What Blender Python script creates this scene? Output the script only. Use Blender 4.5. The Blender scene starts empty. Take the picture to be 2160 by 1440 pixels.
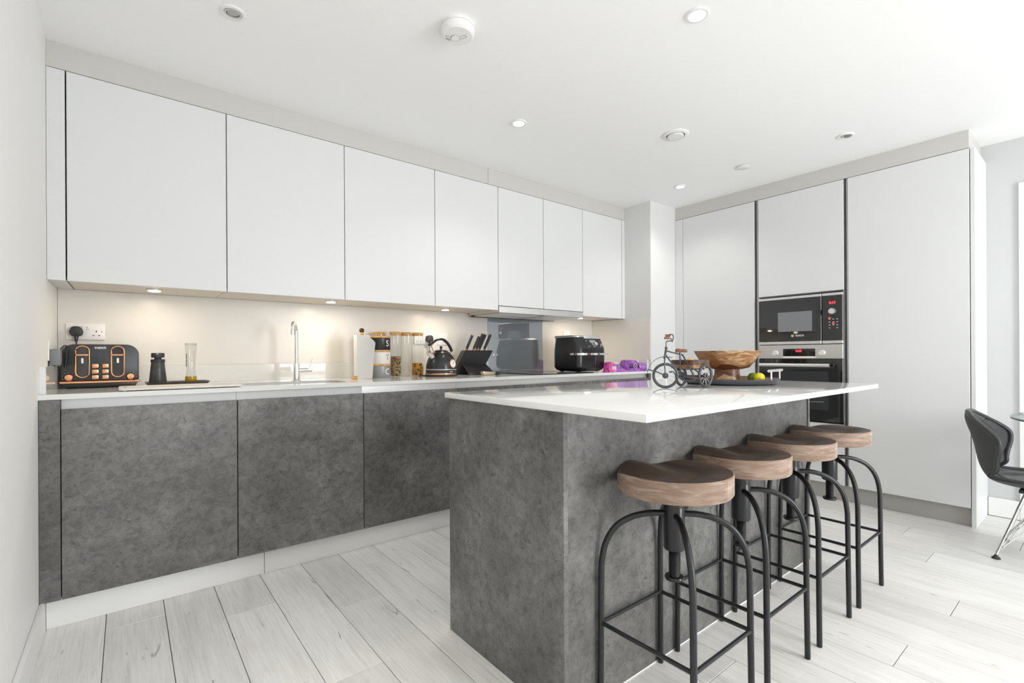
import bpy, bmesh, math, random
from mathutils import Vector, Matrix, noise as mnoise
random.seed(7)
S = bpy.context.scene
COL = S.collection
PI = math.pi

# ---------------------------------------------------------------- camera
YAW, ROLL = 0.6744, -0.0051
fwd = Vector((math.sin(YAW), math.cos(YAW), 0))
rt0 = Vector((math.cos(YAW), -math.sin(YAW), 0))
up0 = Vector((0, 0, 1))
rt = rt0*math.cos(ROLL) + up0*math.sin(ROLL)
up = up0*math.cos(ROLL) - rt0*math.sin(ROLL)
cam_d = bpy.data.cameras.new('camera')
cam = bpy.data.objects.new('camera', cam_d)
COL.objects.link(cam)
cam.matrix_world = Matrix(((rt.x, up.x, -fwd.x, .2617), (rt.y, up.y, -fwd.y, -3.2199), (rt.z, up.z, -fwd.z, 1.0474), (0, 0, 0, 1)))
cam_d.sensor_width = 36
cam_d.lens = 1017.39/2160*36
cam_d.shift_y = (749.64-720)/2160
cam_d.clip_start = .05
S.camera = cam

# ---------------------------------------------------------------- world, large lights, exposure
W = bpy.data.worlds.new('world'); S.world = W; W.use_nodes = True
bg = W.node_tree.nodes['Background']
bg.inputs[0].default_value = (.86, .93, 1, 1)
bg.inputs[1].default_value = 1.6
S.view_settings.view_transform = 'Standard'
S.view_settings.look = 'None'
S.view_settings.gamma = 1
S.view_settings.use_curve_mapping = False
S.view_settings.exposure = -.54

def area(name, loc, rot, sx, sy, power, col):
    l = bpy.data.lights.new(name, 'AREA'); l.shape = 'RECTANGLE'; l.size = sx; l.size_y = sy
    l.energy = power; l.color = col
    o = bpy.data.objects.new(name, l); COL.objects.link(o); o.location = loc; o.rotation_euler = rot
    return o
# daylight through the glazing of the wall behind the camera
area('daylight_large_window', (2.85, -6.27, 1.2), (PI/2, 0, 0), 1.05, 1.9, 164, (.97, .985, 1))
DOWNLIGHT_W = 43
PUCK_W = 1.45

cy = S.cycles
cy.use_denoising = True
cy.max_bounces = 9; cy.diffuse_bounces = 6; cy.glossy_bounces = 4; cy.transmission_bounces = 6; cy.transparent_max_bounces = 12
cy.caustics_reflective = False; cy.caustics_refractive = False
cy.sample_clamp_indirect = 6

# ---------------------------------------------------------------- materials
def new_mat(name):
    m = bpy.data.materials.new(name); m.use_nodes = True
    nt = m.node_tree
    return m, nt, nt.nodes['Principled BSDF']
def nd(nt, t, **kw):
    n = nt.nodes.new(t)
    for k, v in kw.items():
        if k.startswith('i_'): n.inputs[int(k[2:])].default_value = v
        else: setattr(n, k, v)
    return n
def ramp(nt, stops):
    r = nt.nodes.new('ShaderNodeValToRGB'); e = r.color_ramp.elements
    while len(e) < len(stops): e.new(.5)
    for el, (p, c) in zip(e, stops):
        el.position = p; el.color = (*c, 1) if len(c) == 3 else c
    return r
def M(name, col, rough=.5, metal=0, spec=.5, emit=0, var=0, vscale=6, bump=0, bscale=60, coat=0, ecol=None):
    m, nt, b = new_mat(name)
    b.inputs['Base Color'].default_value = (*col, 1)
    b.inputs['Roughness'].default_value = rough
    b.inputs['Metallic'].default_value = metal
    b.inputs['Specular IOR Level'].default_value = spec
    b.inputs['Coat Weight'].default_value = coat
    if emit:
        b.inputs['Emission Color'].default_value = (*(ecol or col), 1); b.inputs['Emission Strength'].default_value = emit
    if var or bump:
        tc = nd(nt, 'ShaderNodeTexCoord')
    if var:
        n = nd(nt, 'ShaderNodeTexNoise'); n.inputs['Scale'].default_value = vscale; n.inputs['Detail'].default_value = 5
        nt.links.new(tc.outputs['Object'], n.inputs['Vector'])
        r = ramp(nt, [(.3, tuple(c*(1-var) for c in col)), (.7, tuple(min(1, c*(1+var)) for c in col))])
        nt.links.new(n.outputs[0], r.inputs[0]); nt.links.new(r.outputs[0], b.inputs['Base Color'])
    if bump:
        n2 = nd(nt, 'ShaderNodeTexNoise'); n2.inputs['Scale'].default_value = bscale; n2.inputs['Detail'].default_value = 3
        nt.links.new(tc.outputs['Object'], n2.inputs['Vector'])
        bp = nd(nt, 'ShaderNodeBump'); bp.inputs['Strength'].default_value = bump; bp.inputs['Distance'].default_value = .004
        nt.links.new(n2.outputs[0], bp.inputs['Height']); nt.links.new(bp.outputs[0], b.inputs['Normal'])
    return m

def mat_concrete():
    m, nt, b = new_mat('concrete_laminate'); L = nt.links.new
    tc = nd(nt, 'ShaderNodeTexCoord')
    oi = nd(nt, 'ShaderNodeObjectInfo')
    ofs = nd(nt, 'ShaderNodeVectorMath', operation='SCALE'); L(oi.outputs['Random'], ofs.inputs['Scale']); ofs.inputs[0].default_value = (7, 5, 3)
    ad = nd(nt, 'ShaderNodeVectorMath', operation='ADD'); L(tc.outputs['Object'], ad.inputs[0]); L(ofs.outputs[0], ad.inputs[1])
    n1 = nd(nt, 'ShaderNodeTexNoise'); n1.inputs['Scale'].default_value = 2.6; n1.inputs['Detail'].default_value = 7; n1.inputs['Roughness'].default_value = .62
    n1.inputs['Distortion'].default_value = .35; L(ad.outputs[0], n1.inputs['Vector'])
    n2 = nd(nt, 'ShaderNodeTexNoise'); n2.inputs['Scale'].default_value = 34; n2.inputs['Detail'].default_value = 9; n2.inputs['Roughness'].default_value = .72
    n2.inputs['Distortion'].default_value = .5; L(ad.outputs[0], n2.inputs['Vector'])
    mp = nd(nt, 'ShaderNodeMapping'); mp.inputs['Scale'].default_value = (30, 30, 55); L(ad.outputs[0], mp.inputs[0])
    n3 = nd(nt, 'ShaderNodeTexNoise'); n3.inputs['Scale'].default_value = 1; n3.inputs['Detail'].default_value = 4; n3.inputs['Distortion'].default_value = 2; L(mp.outputs[0], n3.inputs['Vector'])
    r1 = ramp(nt, [(.33, (.082, .080, .075)), (.5, (.13, .128, .123)), (.67, (.195, .194, .189))]); L(n1.outputs[0], r1.inputs[0])
    r2 = ramp(nt, [(.32, (.4, .4, .4)), (.5, (1, 1, 1)), (.7, (1.5, 1.5, 1.5))]); L(n2.outputs[0], r2.inputs[0])
    r3 = ramp(nt, [(.30, (.3, .3, .3)), (.40, (1, 1, 1))]); L(n3.outputs[0], r3.inputs[0])
    x = nd(nt, 'ShaderNodeMix', data_type='RGBA', blend_type='MULTIPLY'); x.inputs[0].default_value = .8; L(r1.outputs[0], x.inputs[6]); L(r2.outputs[0], x.inputs[7])
    y = nd(nt, 'ShaderNodeMix', data_type='RGBA', blend_type='MULTIPLY'); y.inputs[0].default_value = .7; L(x.outputs[2], y.inputs[6]); L(r3.outputs[0], y.inputs[7])
    L(y.outputs[2], b.inputs['Base Color'])
    b.inputs['Roughness'].default_value = .40; b.inputs['Specular IOR Level'].default_value = .7
    bp = nd(nt, 'ShaderNodeBump'); bp.inputs['Strength'].default_value = .25; bp.inputs['Distance'].default_value = .003
    L(n2.outputs[0], bp.inputs['Height']); L(bp.outputs[0], b.inputs['Normal'])
    return m

def mat_plank():
    m, nt, b = new_mat('whitewashed_oak'); L = nt.links.new
    tc = nd(nt, 'ShaderNodeTexCoord'); oi = nd(nt, 'ShaderNodeObjectInfo')
    ofs = nd(nt, 'ShaderNodeVectorMath', operation='SCALE'); L(oi.outputs['Random'], ofs.inputs['Scale']); ofs.inputs[0].default_value = (31, 47, 11)
    ad = nd(nt, 'ShaderNodeVectorMath', operation='ADD'); L(tc.outputs['Object'], ad.inputs[0]); L(ofs.outputs[0], ad.inputs[1])
    mp = nd(nt, 'ShaderNodeMapping'); mp.inputs['Scale'].default_value = (110, 4, 1); L(ad.outputs[0], mp.inputs[0])
    g = nd(nt, 'ShaderNodeTexNoise'); g.inputs['Scale'].default_value = 1; g.inputs['Detail'].default_value = 8; g.inputs['Roughness'].default_value = .68; g.inputs['Distortion'].default_value = .6; L(mp.outputs[0], g.inputs['Vector'])
    mp2 = nd(nt, 'ShaderNodeMapping'); mp2.inputs['Scale'].default_value = (9, 1.3, 1); L(ad.outputs[0], mp2.inputs[0])
    k = nd(nt, 'ShaderNodeTexNoise'); k.inputs['Scale'].default_value = 1; k.inputs['Detail'].default_value = 6; k.inputs['Distortion'].default_value = 1.4; L(mp2.outputs[0], k.inputs['Vector'])
    mp3 = nd(nt, 'ShaderNodeMapping'); mp3.inputs['Scale'].default_value = (26, 3.2, 1); L(ad.outputs[0], mp3.inputs[0])
    kk = nd(nt, 'ShaderNodeTexNoise'); kk.inputs['Scale'].default_value = 1; kk.inputs['Detail'].default_value = 3; kk.inputs['Distortion'].default_value = 2.2; L(mp3.outputs[0], kk.inputs['Vector'])
    r1 = ramp(nt, [(.25, (.57, .555, .525)), (.42, (.76, .75, .727)), (.7, (.85, .845, .827))]); L(g.outputs[0], r1.inputs[0])
    r2 = ramp(nt, [(.3, (.90, .895, .885)), (.55, (1, 1, 1))]); L(k.outputs[0], r2.inputs[0])
    r3 = ramp(nt, [(.24, (.25, .24, .22)), (.31, (1, 1, 1))]); L(kk.outputs[0], r3.inputs[0])
    x = nd(nt, 'ShaderNodeMix', data_type='RGBA', blend_type='MULTIPLY'); x.inputs[0].default_value = 1; L(r1.outputs[0], x.inputs[6]); L(r2.outputs[0], x.inputs[7])
    y = nd(nt, 'ShaderNodeMix', data_type='RGBA', blend_type='MULTIPLY'); y.inputs[0].default_value = .75; L(x.outputs[2], y.inputs[6]); L(r3.outputs[0], y.inputs[7])
    hs = nd(nt, 'ShaderNodeHueSaturation'); L(y.outputs[2], hs.inputs['Color'])
    mr = nd(nt, 'ShaderNodeMapRange'); mr.inputs['To Min'].default_value = .9; mr.inputs['To Max'].default_value = 1.08; L(oi.outputs['Random'], mr.inputs['Value']); L(mr.outputs[0], hs.inputs['Value'])
    L(hs.outputs[0], b.inputs['Base Color'])
    b.inputs['Roughness'].default_value = .38; b.inputs['Specular IOR Level'].default_value = .4
    bp = nd(nt, 'ShaderNodeBump'); bp.inputs['Strength'].default_value = .12; bp.inputs['Distance'].default_value = .002
    L(g.outputs[0], bp.inputs['Height']); L(bp.outputs[0], b.inputs['Normal'])
    return m

def mat_wood(name, dark, light, stave=.0, rough=.45, gscale=(4, 60, 60), axis=0, contrast=.5):
    """grain along local X; glued staves across Y when stave > 0"""
    m, nt, b = new_mat(name); L = nt.links.new
    tc = nd(nt, 'ShaderNodeTexCoord'); oi = nd(nt, 'ShaderNodeObjectInfo')
    ofs = nd(nt, 'ShaderNodeVectorMath', operation='SCALE'); L(oi.outputs['Random'], ofs.inputs['Scale']); ofs.inputs[0].default_value = (3, 0, 2)
    ad = nd(nt, 'ShaderNodeVectorMath', operation='ADD'); L(tc.outputs['Object'], ad.inputs[0]); L(ofs.outputs[0], ad.inputs[1])
    mp = nd(nt, 'ShaderNodeMapping'); mp.inputs['Scale'].default_value = gscale; L(ad.outputs[0], mp.inputs[0])
    g = nd(nt, 'ShaderNodeTexNoise'); g.inputs['Scale'].default_value = 1; g.inputs['Detail'].default_value = 6; g.inputs['Distortion'].default_value = .9; L(mp.outputs[0], g.inputs['Vector'])
    r = ramp(nt, [(.5-contrast*.45, dark), (.5+contrast*.45, light)])
    if stave:
        sp = nd(nt, 'ShaderNodeSeparateXYZ'); L(tc.outputs['Object'], sp.inputs[0])
        dv = nd(nt, 'ShaderNodeMath', operation='DIVIDE'); L(sp.outputs[axis], dv.inputs[0]); dv.inputs[1].default_value = stave
        fl = nd(nt, 'ShaderNodeMath', operation='FLOOR'); L(dv.outputs[0], fl.inputs[0])
        wn = nd(nt, 'ShaderNodeTexWhiteNoise', noise_dimensions='1D'); L(fl.outputs[0], wn.inputs['W'])
        ml = nd(nt, 'ShaderNodeMath', operation='MULTIPLY_ADD'); L(wn.outputs[0], ml.inputs[0]); ml.inputs[1].default_value = .3; ml.inputs[2].default_value = -.15
        a2 = nd(nt, 'ShaderNodeMath', operation='ADD'); L(g.outputs[0], a2.inputs[0]); L(ml.outputs[0], a2.inputs[1]); L(a2.outputs[0], r.inputs[0])
    else:
        L(g.outputs[0], r.inputs[0])
    L(r.outputs[0], b.inputs['Base Color'])
    b.inputs['Roughness'].default_value = rough
    bp = nd(nt, 'ShaderNodeBump'); bp.inputs['Strength'].default_value = .08; bp.inputs['Distance'].default_value = .002
    L(g.outputs[0], bp.inputs['Height']); L(bp.outputs[0], b.inputs['Normal'])
    return m

def mat_acacia():
    m, nt, b = new_mat('acacia_segments'); L = nt.links.new
    tc = nd(nt, 'ShaderNodeTexCoord')
    mp = nd(nt, 'ShaderNodeMapping'); mp.inputs['Scale'].default_value = (7, 7, 11); L(tc.outputs['Object'], mp.inputs[0])
    v = nd(nt, 'ShaderNodeTexVoronoi'); v.inputs['Scale'].default_value = 1; L(mp.outputs[0], v.inputs['Vector'])
    sp = nd(nt, 'ShaderNodeSeparateColor'); L(v.outputs['Color'], sp.inputs[0])
    mp2 = nd(nt, 'ShaderNodeMapping'); mp2.inputs['Scale'].default_value = (14, 14, 80); L(tc.outputs['Object'], mp2.inputs[0])
    g = nd(nt, 'ShaderNodeTexNoise'); g.inputs['Scale'].default_value = 1; g.inputs['Detail'].default_value = 5; g.inputs['Distortion'].default_value = 1.5; L(mp2.outputs[0], g.inputs['Vector'])
    ml = nd(nt, 'ShaderNodeMath', operation='MULTIPLY_ADD'); L(sp.outputs[0], ml.inputs[0]); ml.inputs[1].default_value = 1.05; L(g.outputs[0], ml.inputs[2])
    sb = nd(nt, 'ShaderNodeMath', operation='SUBTRACT'); L(ml.outputs[0], sb.inputs[0]); sb.inputs[1].default_value = .5
    r = ramp(nt, [(.1, (.10, .045, .02)), (.42, (.27, .125, .045)), (.68, (.36, .18, .07)), (.8, (.6, .42, .26)), (1, (.68, .52, .36))])
    L(sb.outputs[0], r.inputs[0]); L(r.outputs[0], b.inputs['Base Color'])
    b.inputs['Roughness'].default_value = .35
    return m

def thin_glass(name, tint=(.96, .97, .97), k=.7, rough=.0):
    m = bpy.data.materials.new(name); m.use_nodes = True; nt = m.node_tree; nt.nodes.clear()
    o = nd(nt, 'ShaderNodeOutputMaterial'); mx = nd(nt, 'ShaderNodeMixShader'); t = nd(nt, 'ShaderNodeBsdfTransparent'); g = nd(nt, 'ShaderNodeBsdfGlossy'); lw = nd(nt, 'ShaderNodeLayerWeight')
    lw.inputs[0].default_value = .5
    p = nd(nt, 'ShaderNodeMath', operation='POWER'); p.inputs[1].default_value = 4; nt.links.new(lw.outputs['Facing'], p.inputs[0])
    q = nd(nt, 'ShaderNodeMath', operation='MULTIPLY_ADD'); q.inputs[1].default_value = k; q.inputs[2].default_value = .045; nt.links.new(p.outputs[0], q.inputs[0])
    t.inputs[0].default_value = (*tint, 1); g.inputs['Roughness'].default_value = rough
    nt.links.new(q.outputs[0], mx.inputs[0]); nt.links.new(t.outputs[0], mx.inputs[1]); nt.links.new(g.outputs[0], mx.inputs[2]); nt.links.new(mx.outputs[0], o.inputs[0])
    return m

CONC = mat_concrete(); PLANK = mat_plank()
WALL = M('wall_paint', (.87, .865, .85), .6, spec=.2, bump=.03, bscale=250)
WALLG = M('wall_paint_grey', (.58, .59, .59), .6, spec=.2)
CEIL = M('ceiling_paint', (.945, .947, .945), .7, spec=.1)
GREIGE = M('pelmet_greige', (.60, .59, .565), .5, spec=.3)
CAB = M('white_matt_lacquer', (.74, .746, .75), .38, spec=.35)
CABIN = M('carcass_grey', (.30, .31, .32), .6)
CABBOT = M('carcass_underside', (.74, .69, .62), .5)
WHITE = M('white_trim', (.83, .83, .82), .4)
QUARTZ = M('white_quartz', (.755, .755, .74), .07, spec=.55, var=.015, vscale=40)
RAILW = M('rail_white_metal', (.72, .73, .73), .35)
RAILD = M('rail_dark_metal', (.10, .10, .10), .35, metal=.6)
BEIGE = M('splash_beige', (.76, .735, .70), .3, spec=.4, var=.02, vscale=5)
GLASSG = M('grey_back_painted_glass', (.35, .38, .41), .02, metal=.45, spec=.9)
STEEL = M('brushed_steel', (.74, .73, .72), .34, metal=1)
STEELL = M('satin_steel_light', (.74, .73, .72), .35, metal=.8)
KNOB = M('silver_knob', (.80, .80, .79), .3, metal=.3)
CHROME = M('chrome', (.85, .85, .85), .06, metal=1)
BLKGL = M('black_glass', (.012, .012, .013), .03, spec=.8)
BLK = M('black_plastic', (.018, .018, .02), .35)
BLKM = M('black_matt', (.03, .031, .034), .5)
GUN = M('gunmetal_powder_coat', (.026, .027, .029), .27, metal=.4)
COPPER = M('copper', (.86, .45, .25), .16, metal=1)
TOAST = M('toaster_charcoal', (.042, .044, .048), .38, metal=.2)
KETB = M('kettle_black', (.03, .031, .033), .26, metal=.3)
DKMARB = M('dark_marble', (.055, .053, .05), .35, var=.5, vscale=30)
PLWHITE = M('socket_white', (.86, .85, .84), .3)
PAPER = M('paper_towel', (.86, .86, .85), .85, spec=.1, bump=.3, bscale=200)
BAMBOO = M('bamboo', (.62, .36, .12), .45, var=.2, vscale=40)
GREYT = M('canister_grey', (.30, .31, .32), .35, metal=.3)
CREAM = M('canister_cream', (.76, .74, .70), .35)
CREAMT = M('print_pale', (.8, .8, .8), .5)
GREYPR = M('print_grey', (.33, .33, .32), .5)
DARKPR = M('print_dark', (.03, .03, .03), .5)
GLASS = thin_glass('clear_glass', (.95, .96, .955), .35)
TABGL = thin_glass('table_glass', (.88, .915, .92), .8)
WINGL = thin_glass('window_glass', (.97, .98, .98), .6)
PASTA = M('pasta_wholemeal', (.42, .29, .15), .6, var=.35, vscale=120)
PASTA2 = M('pasta_golden', (.72, .36, .05), .5, var=.35, vscale=120)
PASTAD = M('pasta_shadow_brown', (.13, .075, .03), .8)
OIL = M('washing_up_liquid', (.62, .42, .01), .15)
RED = M('red_print', (.65, .02, .03), .4)
REDLED = M('red_led', (1, .03, .04), .5, emit=3.5)
WALNUT = mat_wood('walnut_top', (.030, .017, .011), (.10, .055, .034), .058, .42, (55, 5, 55), axis=0)
WALNUTE = mat_wood('walnut_edge', (.23, .15, .105), (.46, .355, .29), .058, .5, (13, 13, 75), axis=0)
ACACIA = mat_acacia()
RUSTIC = mat_wood('rustic_wood', (.045, .022, .014), (.46, .26, .13), 0, .55, (20, 20, 60))
TRAYW = mat_wood('tray_wood', (.18, .075, .04), (.34, .16, .09), 0, .4, (8, 60, 20))
IRON = M('dark_iron', (.10, .105, .115), .42, metal=.75)
LIME = M('lime_skin', (.13, .27, .02), .4, bump=.25, bscale=160)
LEMON = M('lemon_skin', (.70, .66, .02), .4, bump=.25, bscale=160)
ORANGE = M('orange_skin', (.75, .35, .06), .5)
LEATH = M('black_leather', (.035, .036, .038), .34, bump=.25, bscale=90)
LEATHO = M('black_leather_outer', (.045, .046, .047), .6, bump=.15, bscale=300)
PURPLE = M('purple_foil', (.36, .125, .50), .33, var=.3, vscale=30)
PINK = M('pink_foil', (.66, .10, .38), .3, var=.5, vscale=60)
CREAMF = M('cream_foil_inside', (.68, .63, .5), .4)
DKPURP = M('dark_purple_print', (.05, .01, .10), .4)
STONE = M('pale_board', (.74, .70, .64), .5, var=.06, vscale=30)
MESHW = M('microwave_window', (.20, .205, .215), .12, spec=.7, bump=.0)
PLGREY = M('plinth_grey', (.42, .41, .39), .4, metal=.2)
LAMPON = M('lamp_lens_lit', (1, .97, .92), .4, emit=14)
LAMPWARM = M('lamp_lens_warm', (1, .80, .55), .4, emit=22)
LAMPOFF = M('lamp_reflector_off', (.45, .44, .42), .18, metal=.8)
RUBBER = M('black_rubber', (.02, .02, .02), .6)
CASH = M('dark_hole', (.01, .01, .01), .7)
SAFETY = M('extract_vent_white', (.84, .84, .83), .45)

# ---------------------------------------------------------------- mesh helpers
def wloc(o):
    v = Vector((0, 0, 0))
    while o is not None:
        v += o.location; o = o.parent
    return v
class B:
    def __init__(s): s.bm = bmesh.new()
    def _new(s, fn):
        n = len(s.bm.verts); fn(); s.bm.verts.ensure_lookup_table()
        return s.bm.verts[n:]
    def box(s, x0, x1, y0, y1, z0, z1, bev=0, seg=1, mi=0):
        x0, x1 = min(x0, x1), max(x0, x1); y0, y1 = min(y0, y1), max(y0, y1); z0, z1 = min(z0, z1), max(z0, z1)
        t = bmesh.new()
        vs = [t.verts.new((x, y, z)) for x in (x0, x1) for y in (y0, y1) for z in (z0, z1)]
        for f in ((0, 1, 3, 2), (4, 6, 7, 5), (0, 4, 5, 1), (2, 3, 7, 6), (0, 2, 6, 4), (1, 5, 7, 3)):
            t.faces.new([vs[i] for i in f])
        if bev: bmesh.ops.bevel(t, geom=t.edges[:], offset=bev, segments=seg, profile=.5, affect='EDGES')
        s.merge(t, mi); return s
    def merge(s, t, mi=0, mat=None):
        if mat is not None: bmesh.ops.transform(t, matrix=mat, verts=t.verts)
        mp = {v: s.bm.verts.new(v.co) for v in t.verts}
        for f in t.faces:
            try:
                g = s.bm.faces.new([mp[v] for v in f.verts]); g.material_index = mi or f.material_index
            except ValueError: pass
        t.free(); return s
    def rings(s, rings, cap=True, mi=0, close=False):
        R = [[s.bm.verts.new(p) for p in r] for r in rings]; n = len(R[0])
        prs = list(zip(R, R[1:])) + ([(R[-1], R[0])] if close else [])
        for a, b in prs:
            for i in range(n):
                j = (i+1) % n
                f = s.bm.faces.new((a[i], a[j], b[j], b[i])); f.material_index = mi
        if cap and not close:
            for r, rev in ((R[0], True), (R[-1], False)):
                f = s.bm.faces.new(r[::-1] if rev else r); f.material_index = mi
        return s
    def lathe(s, prof, c=(0, 0, 0), n=32, mi=0, axis='Z', cap=True):
        rs = []
        for r, h in prof:
            ring = []
            for i in range(n):
                a = 2*PI*i/n; x, y = max(r, 1e-5)*math.cos(a), max(r, 1e-5)*math.sin(a)
                p = (x, y, h) if axis == 'Z' else (h, x, y) if axis == 'X' else (y, h, x)
                ring.append((c[0]+p[0], c[1]+p[1], c[2]+p[2]))
            rs.append(ring)
        return s.rings(rs, cap, mi)
    def tube(s, pts, r, n=10, mi=0, close=False, cap=True):
        P = [Vector(p) for p in pts]; k = len(P)
        rad = r if isinstance(r, (list, tuple)) else [r]*k
        rings = []; up = None
        for i, p in enumerate(P):
            if close: t = (P[(i+1) % k]-P[i-1]).normalized()
            else: t = (P[min(i+1, k-1)]-P[max(i-1, 0)]).normalized()
            if up is None:
                up = Vector((0, 0, 1)) if abs(t.z) < .9 else Vector((1, 0, 0))
            u = (up-t*up.dot(t)).normalized(); v = t.cross(u); up = u
            rings.append([p+(u*math.cos(2*PI*j/n)+v*math.sin(2*PI*j/n))*rad[i] for j in range(n)])
        return s.rings(rings, cap, mi, close)
    def cyl(s, p0, p1, r0, r1=None, n=20, mi=0): return s.tube([p0, p1], [r0, r0 if r1 is None else r1], n, mi)
    def sphere(s, c, r, sc=(1, 1, 1), nu=20, nv=12, mi=0):
        rs = []
        for j in range(nv+1):
            a = -PI/2+PI*j/nv; rr = max(math.cos(a), 1e-4)
            rs.append([(c[0]+r*sc[0]*rr*math.cos(2*PI*i/nu), c[1]+r*sc[1]*rr*math.sin(2*PI*i/nu), c[2]+r*sc[2]*math.sin(a)) for i in range(nu)])
        return s.rings(rs, True, mi)
    def prism(s, poly, axis, a0, a1, bev=0, seg=2, mi=0):
        """poly: 2d points; axis 'X' -> (y,z), 'Y' -> (x,z), 'Z' -> (x,y)"""
        def p3(p, a): return (a, p[0], p[1]) if axis == 'X' else (p[0], a, p[1]) if axis == 'Y' else (p[0], p[1], a)
        t = bmesh.new(); A = [t.verts.new(p3(p, a0)) for p in poly]; Bv = [t.verts.new(p3(p, a1)) for p in poly]
        t.faces.new(A); t.faces.new(Bv[::-1]); n = len(poly)
        for i in range(n): t.faces.new((A[i], Bv[i], Bv[(i+1) % n], A[(i+1) % n]))
        bmesh.ops.recalc_face_normals(t, faces=t.faces)
        if bev:
            ed = [e for e in t.edges if len(e.link_faces) == 2 and e.calc_face_angle(0) > .6]
            bmesh.ops.bevel(t, geom=ed, offset=bev, segments=seg, profile=.5, affect='EDGES')
        return s.merge(t, mi)
    def grid(s, fn, nu, nv, mi=0):
        V = [[s.bm.verts.new(fn(i/nu, j/nv)) for j in range(nv+1)] for i in range(nu+1)]
        for i in range(nu):
            for j in range(nv):
                f = s.bm.faces.new((V[i][j], V[i+1][j], V[i+1][j+1], V[i][j+1])); f.material_index = mi
        return s
    def out(s, name, mat, parent=None, local=False, angle=35, flat=False, recalc=True):
        if recalc: bmesh.ops.recalc_face_normals(s.bm, faces=s.bm.faces)
        if parent is not None and not local:
            o = wloc(parent); bmesh.ops.translate(s.bm, verts=s.bm.verts, vec=-o)
        me = bpy.data.meshes.new(name); s.bm.to_mesh(me); s.bm.free()
        for m in (mat if isinstance(mat, (list, tuple)) else [mat]): me.materials.append(m)
        if not flat:
            me.shade_smooth(); me.set_sharp_from_angle(angle=math.radians(angle))
        ob = bpy.data.objects.new(name, me); COL.objects.link(ob)
        if parent is not None: ob.parent = parent
        return ob
    def solo(s, name, mat, loc, **kw):
        """a top-level single-mesh object with its origin at loc (mesh given in world coordinates)"""
        bmesh.ops.translate(s.bm, verts=s.bm.verts, vec=-Vector(loc))
        o = s.out(name, mat, None, **kw); o.location = loc; return o
def thing(name, label, cat, loc, rz=0, group=None):
    o = bpy.data.objects.new(name, None); COL.objects.link(o); o.empty_display_size = .05
    o.location = loc; o.rotation_euler = (0, 0, rz)
    return tag(o, label, cat, group)
def tag(o, label, cat, group=None):
    o['label'] = label; o['category'] = cat
    if group: o['group'] = group
    return o
def struct(o): o['kind'] = 'structure'; return o
def dup(root, loc, label, rz=None):
    def cp(o, par):
        c = o.copy(); COL.objects.link(c)
        if par is not None: c.parent = par
        for ch in o.children: cp(ch, c)
        return c
    r = cp(root, None); r.location = loc; r['label'] = label
    if rz is not None: r.rotation_euler = (0, 0, rz)
    return r
def spline(pts, n=6, close=False):
    P = [Vector(p) for p in pts]; k = len(P); out = []
    for i in range(k if close else k-1):
        p0, p1, p2, p3 = (P[(i+d) % k] if close else P[min(max(i+d, 0), k-1)] for d in (-1, 0, 1, 2))
        for j in range(n):
            t = j/n
            out.append(.5*((2*p1)+(-p0+p2)*t+(2*p0-5*p1+4*p2-p3)*t*t+(-p0+3*p1-3*p2+p3)*t**3))
    if not close: out.append(P[-1])
    return out
FACE_Y = Matrix(((1, 0, 0), (0, 0, -1), (0, 1, 0)))      # text plane facing -Y
FACE_X = Matrix(((0, 0, -1), (-1, 0, 0), (0, 1, 0)))     # text plane facing -X, reading towards -Y
def text(body, size, name, mat, parent, loc, R=FACE_Y, ext=.0006, local=False, sx=1, bold=0):
    cu = bpy.data.curves.new('t', 'FONT'); cu.body = body; cu.size = size; cu.extrude = ext; cu.align_x = 'CENTER'; cu.align_y = 'CENTER'; cu.resolution_u = 3; cu.offset = bold
    o = bpy.data.objects.new('t', cu); COL.objects.link(o)
    bpy.context.view_layer.update()
    me = bpy.data.meshes.new_from_object(o.evaluated_get(bpy.context.evaluated_depsgraph_get()))
    bpy.data.objects.remove(o)
    b = B(); b.bm.from_mesh(me); bpy.data.meshes.remove(me)
    for v in b.bm.verts: v.co = R @ Vector((v.co.x*sx, v.co.y, v.co.z)) + Vector(loc)
    return b.out(name, mat, parent, local=local, flat=True)
def slab(outer, hole, z0, z1, bev=0):
    """flat slab with a hole (loops of xy points)"""
    t = bmesh.new(); edges = []
    for lp in (outer, hole):
        vs = [t.verts.new((x, y, z1)) for x, y in lp]
        edges += [t.edges.new((vs[i], vs[(i+1) % len(vs)])) for i in range(len(vs))]
    bmesh.ops.triangle_fill(t, use_beauty=True, edges=edges)
    r = bmesh.ops.extrude_face_region(t, geom=t.faces[:])
    bmesh.ops.translate(t, verts=[v for v in r['geom'] if isinstance(v, bmesh.types.BMVert)], vec=(0, 0, z0-z1))
    bmesh.ops.recalc_face_normals(t, faces=t.faces)
    return t
def rrect(x0, x1, y0, y1, r, n=6):
    p = []
    for cx, cyy, a in ((x1-r, y1-r, 0), (x0+r, y1-r, PI/2), (x0+r, y0+r, PI), (x1-r, y0+r, 3*PI/2)):
        p += [(cx+r*math.cos(a+PI/2*i/n), cyy+r*math.sin(a+PI/2*i/n)) for i in range(n+1)]
    return p

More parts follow.
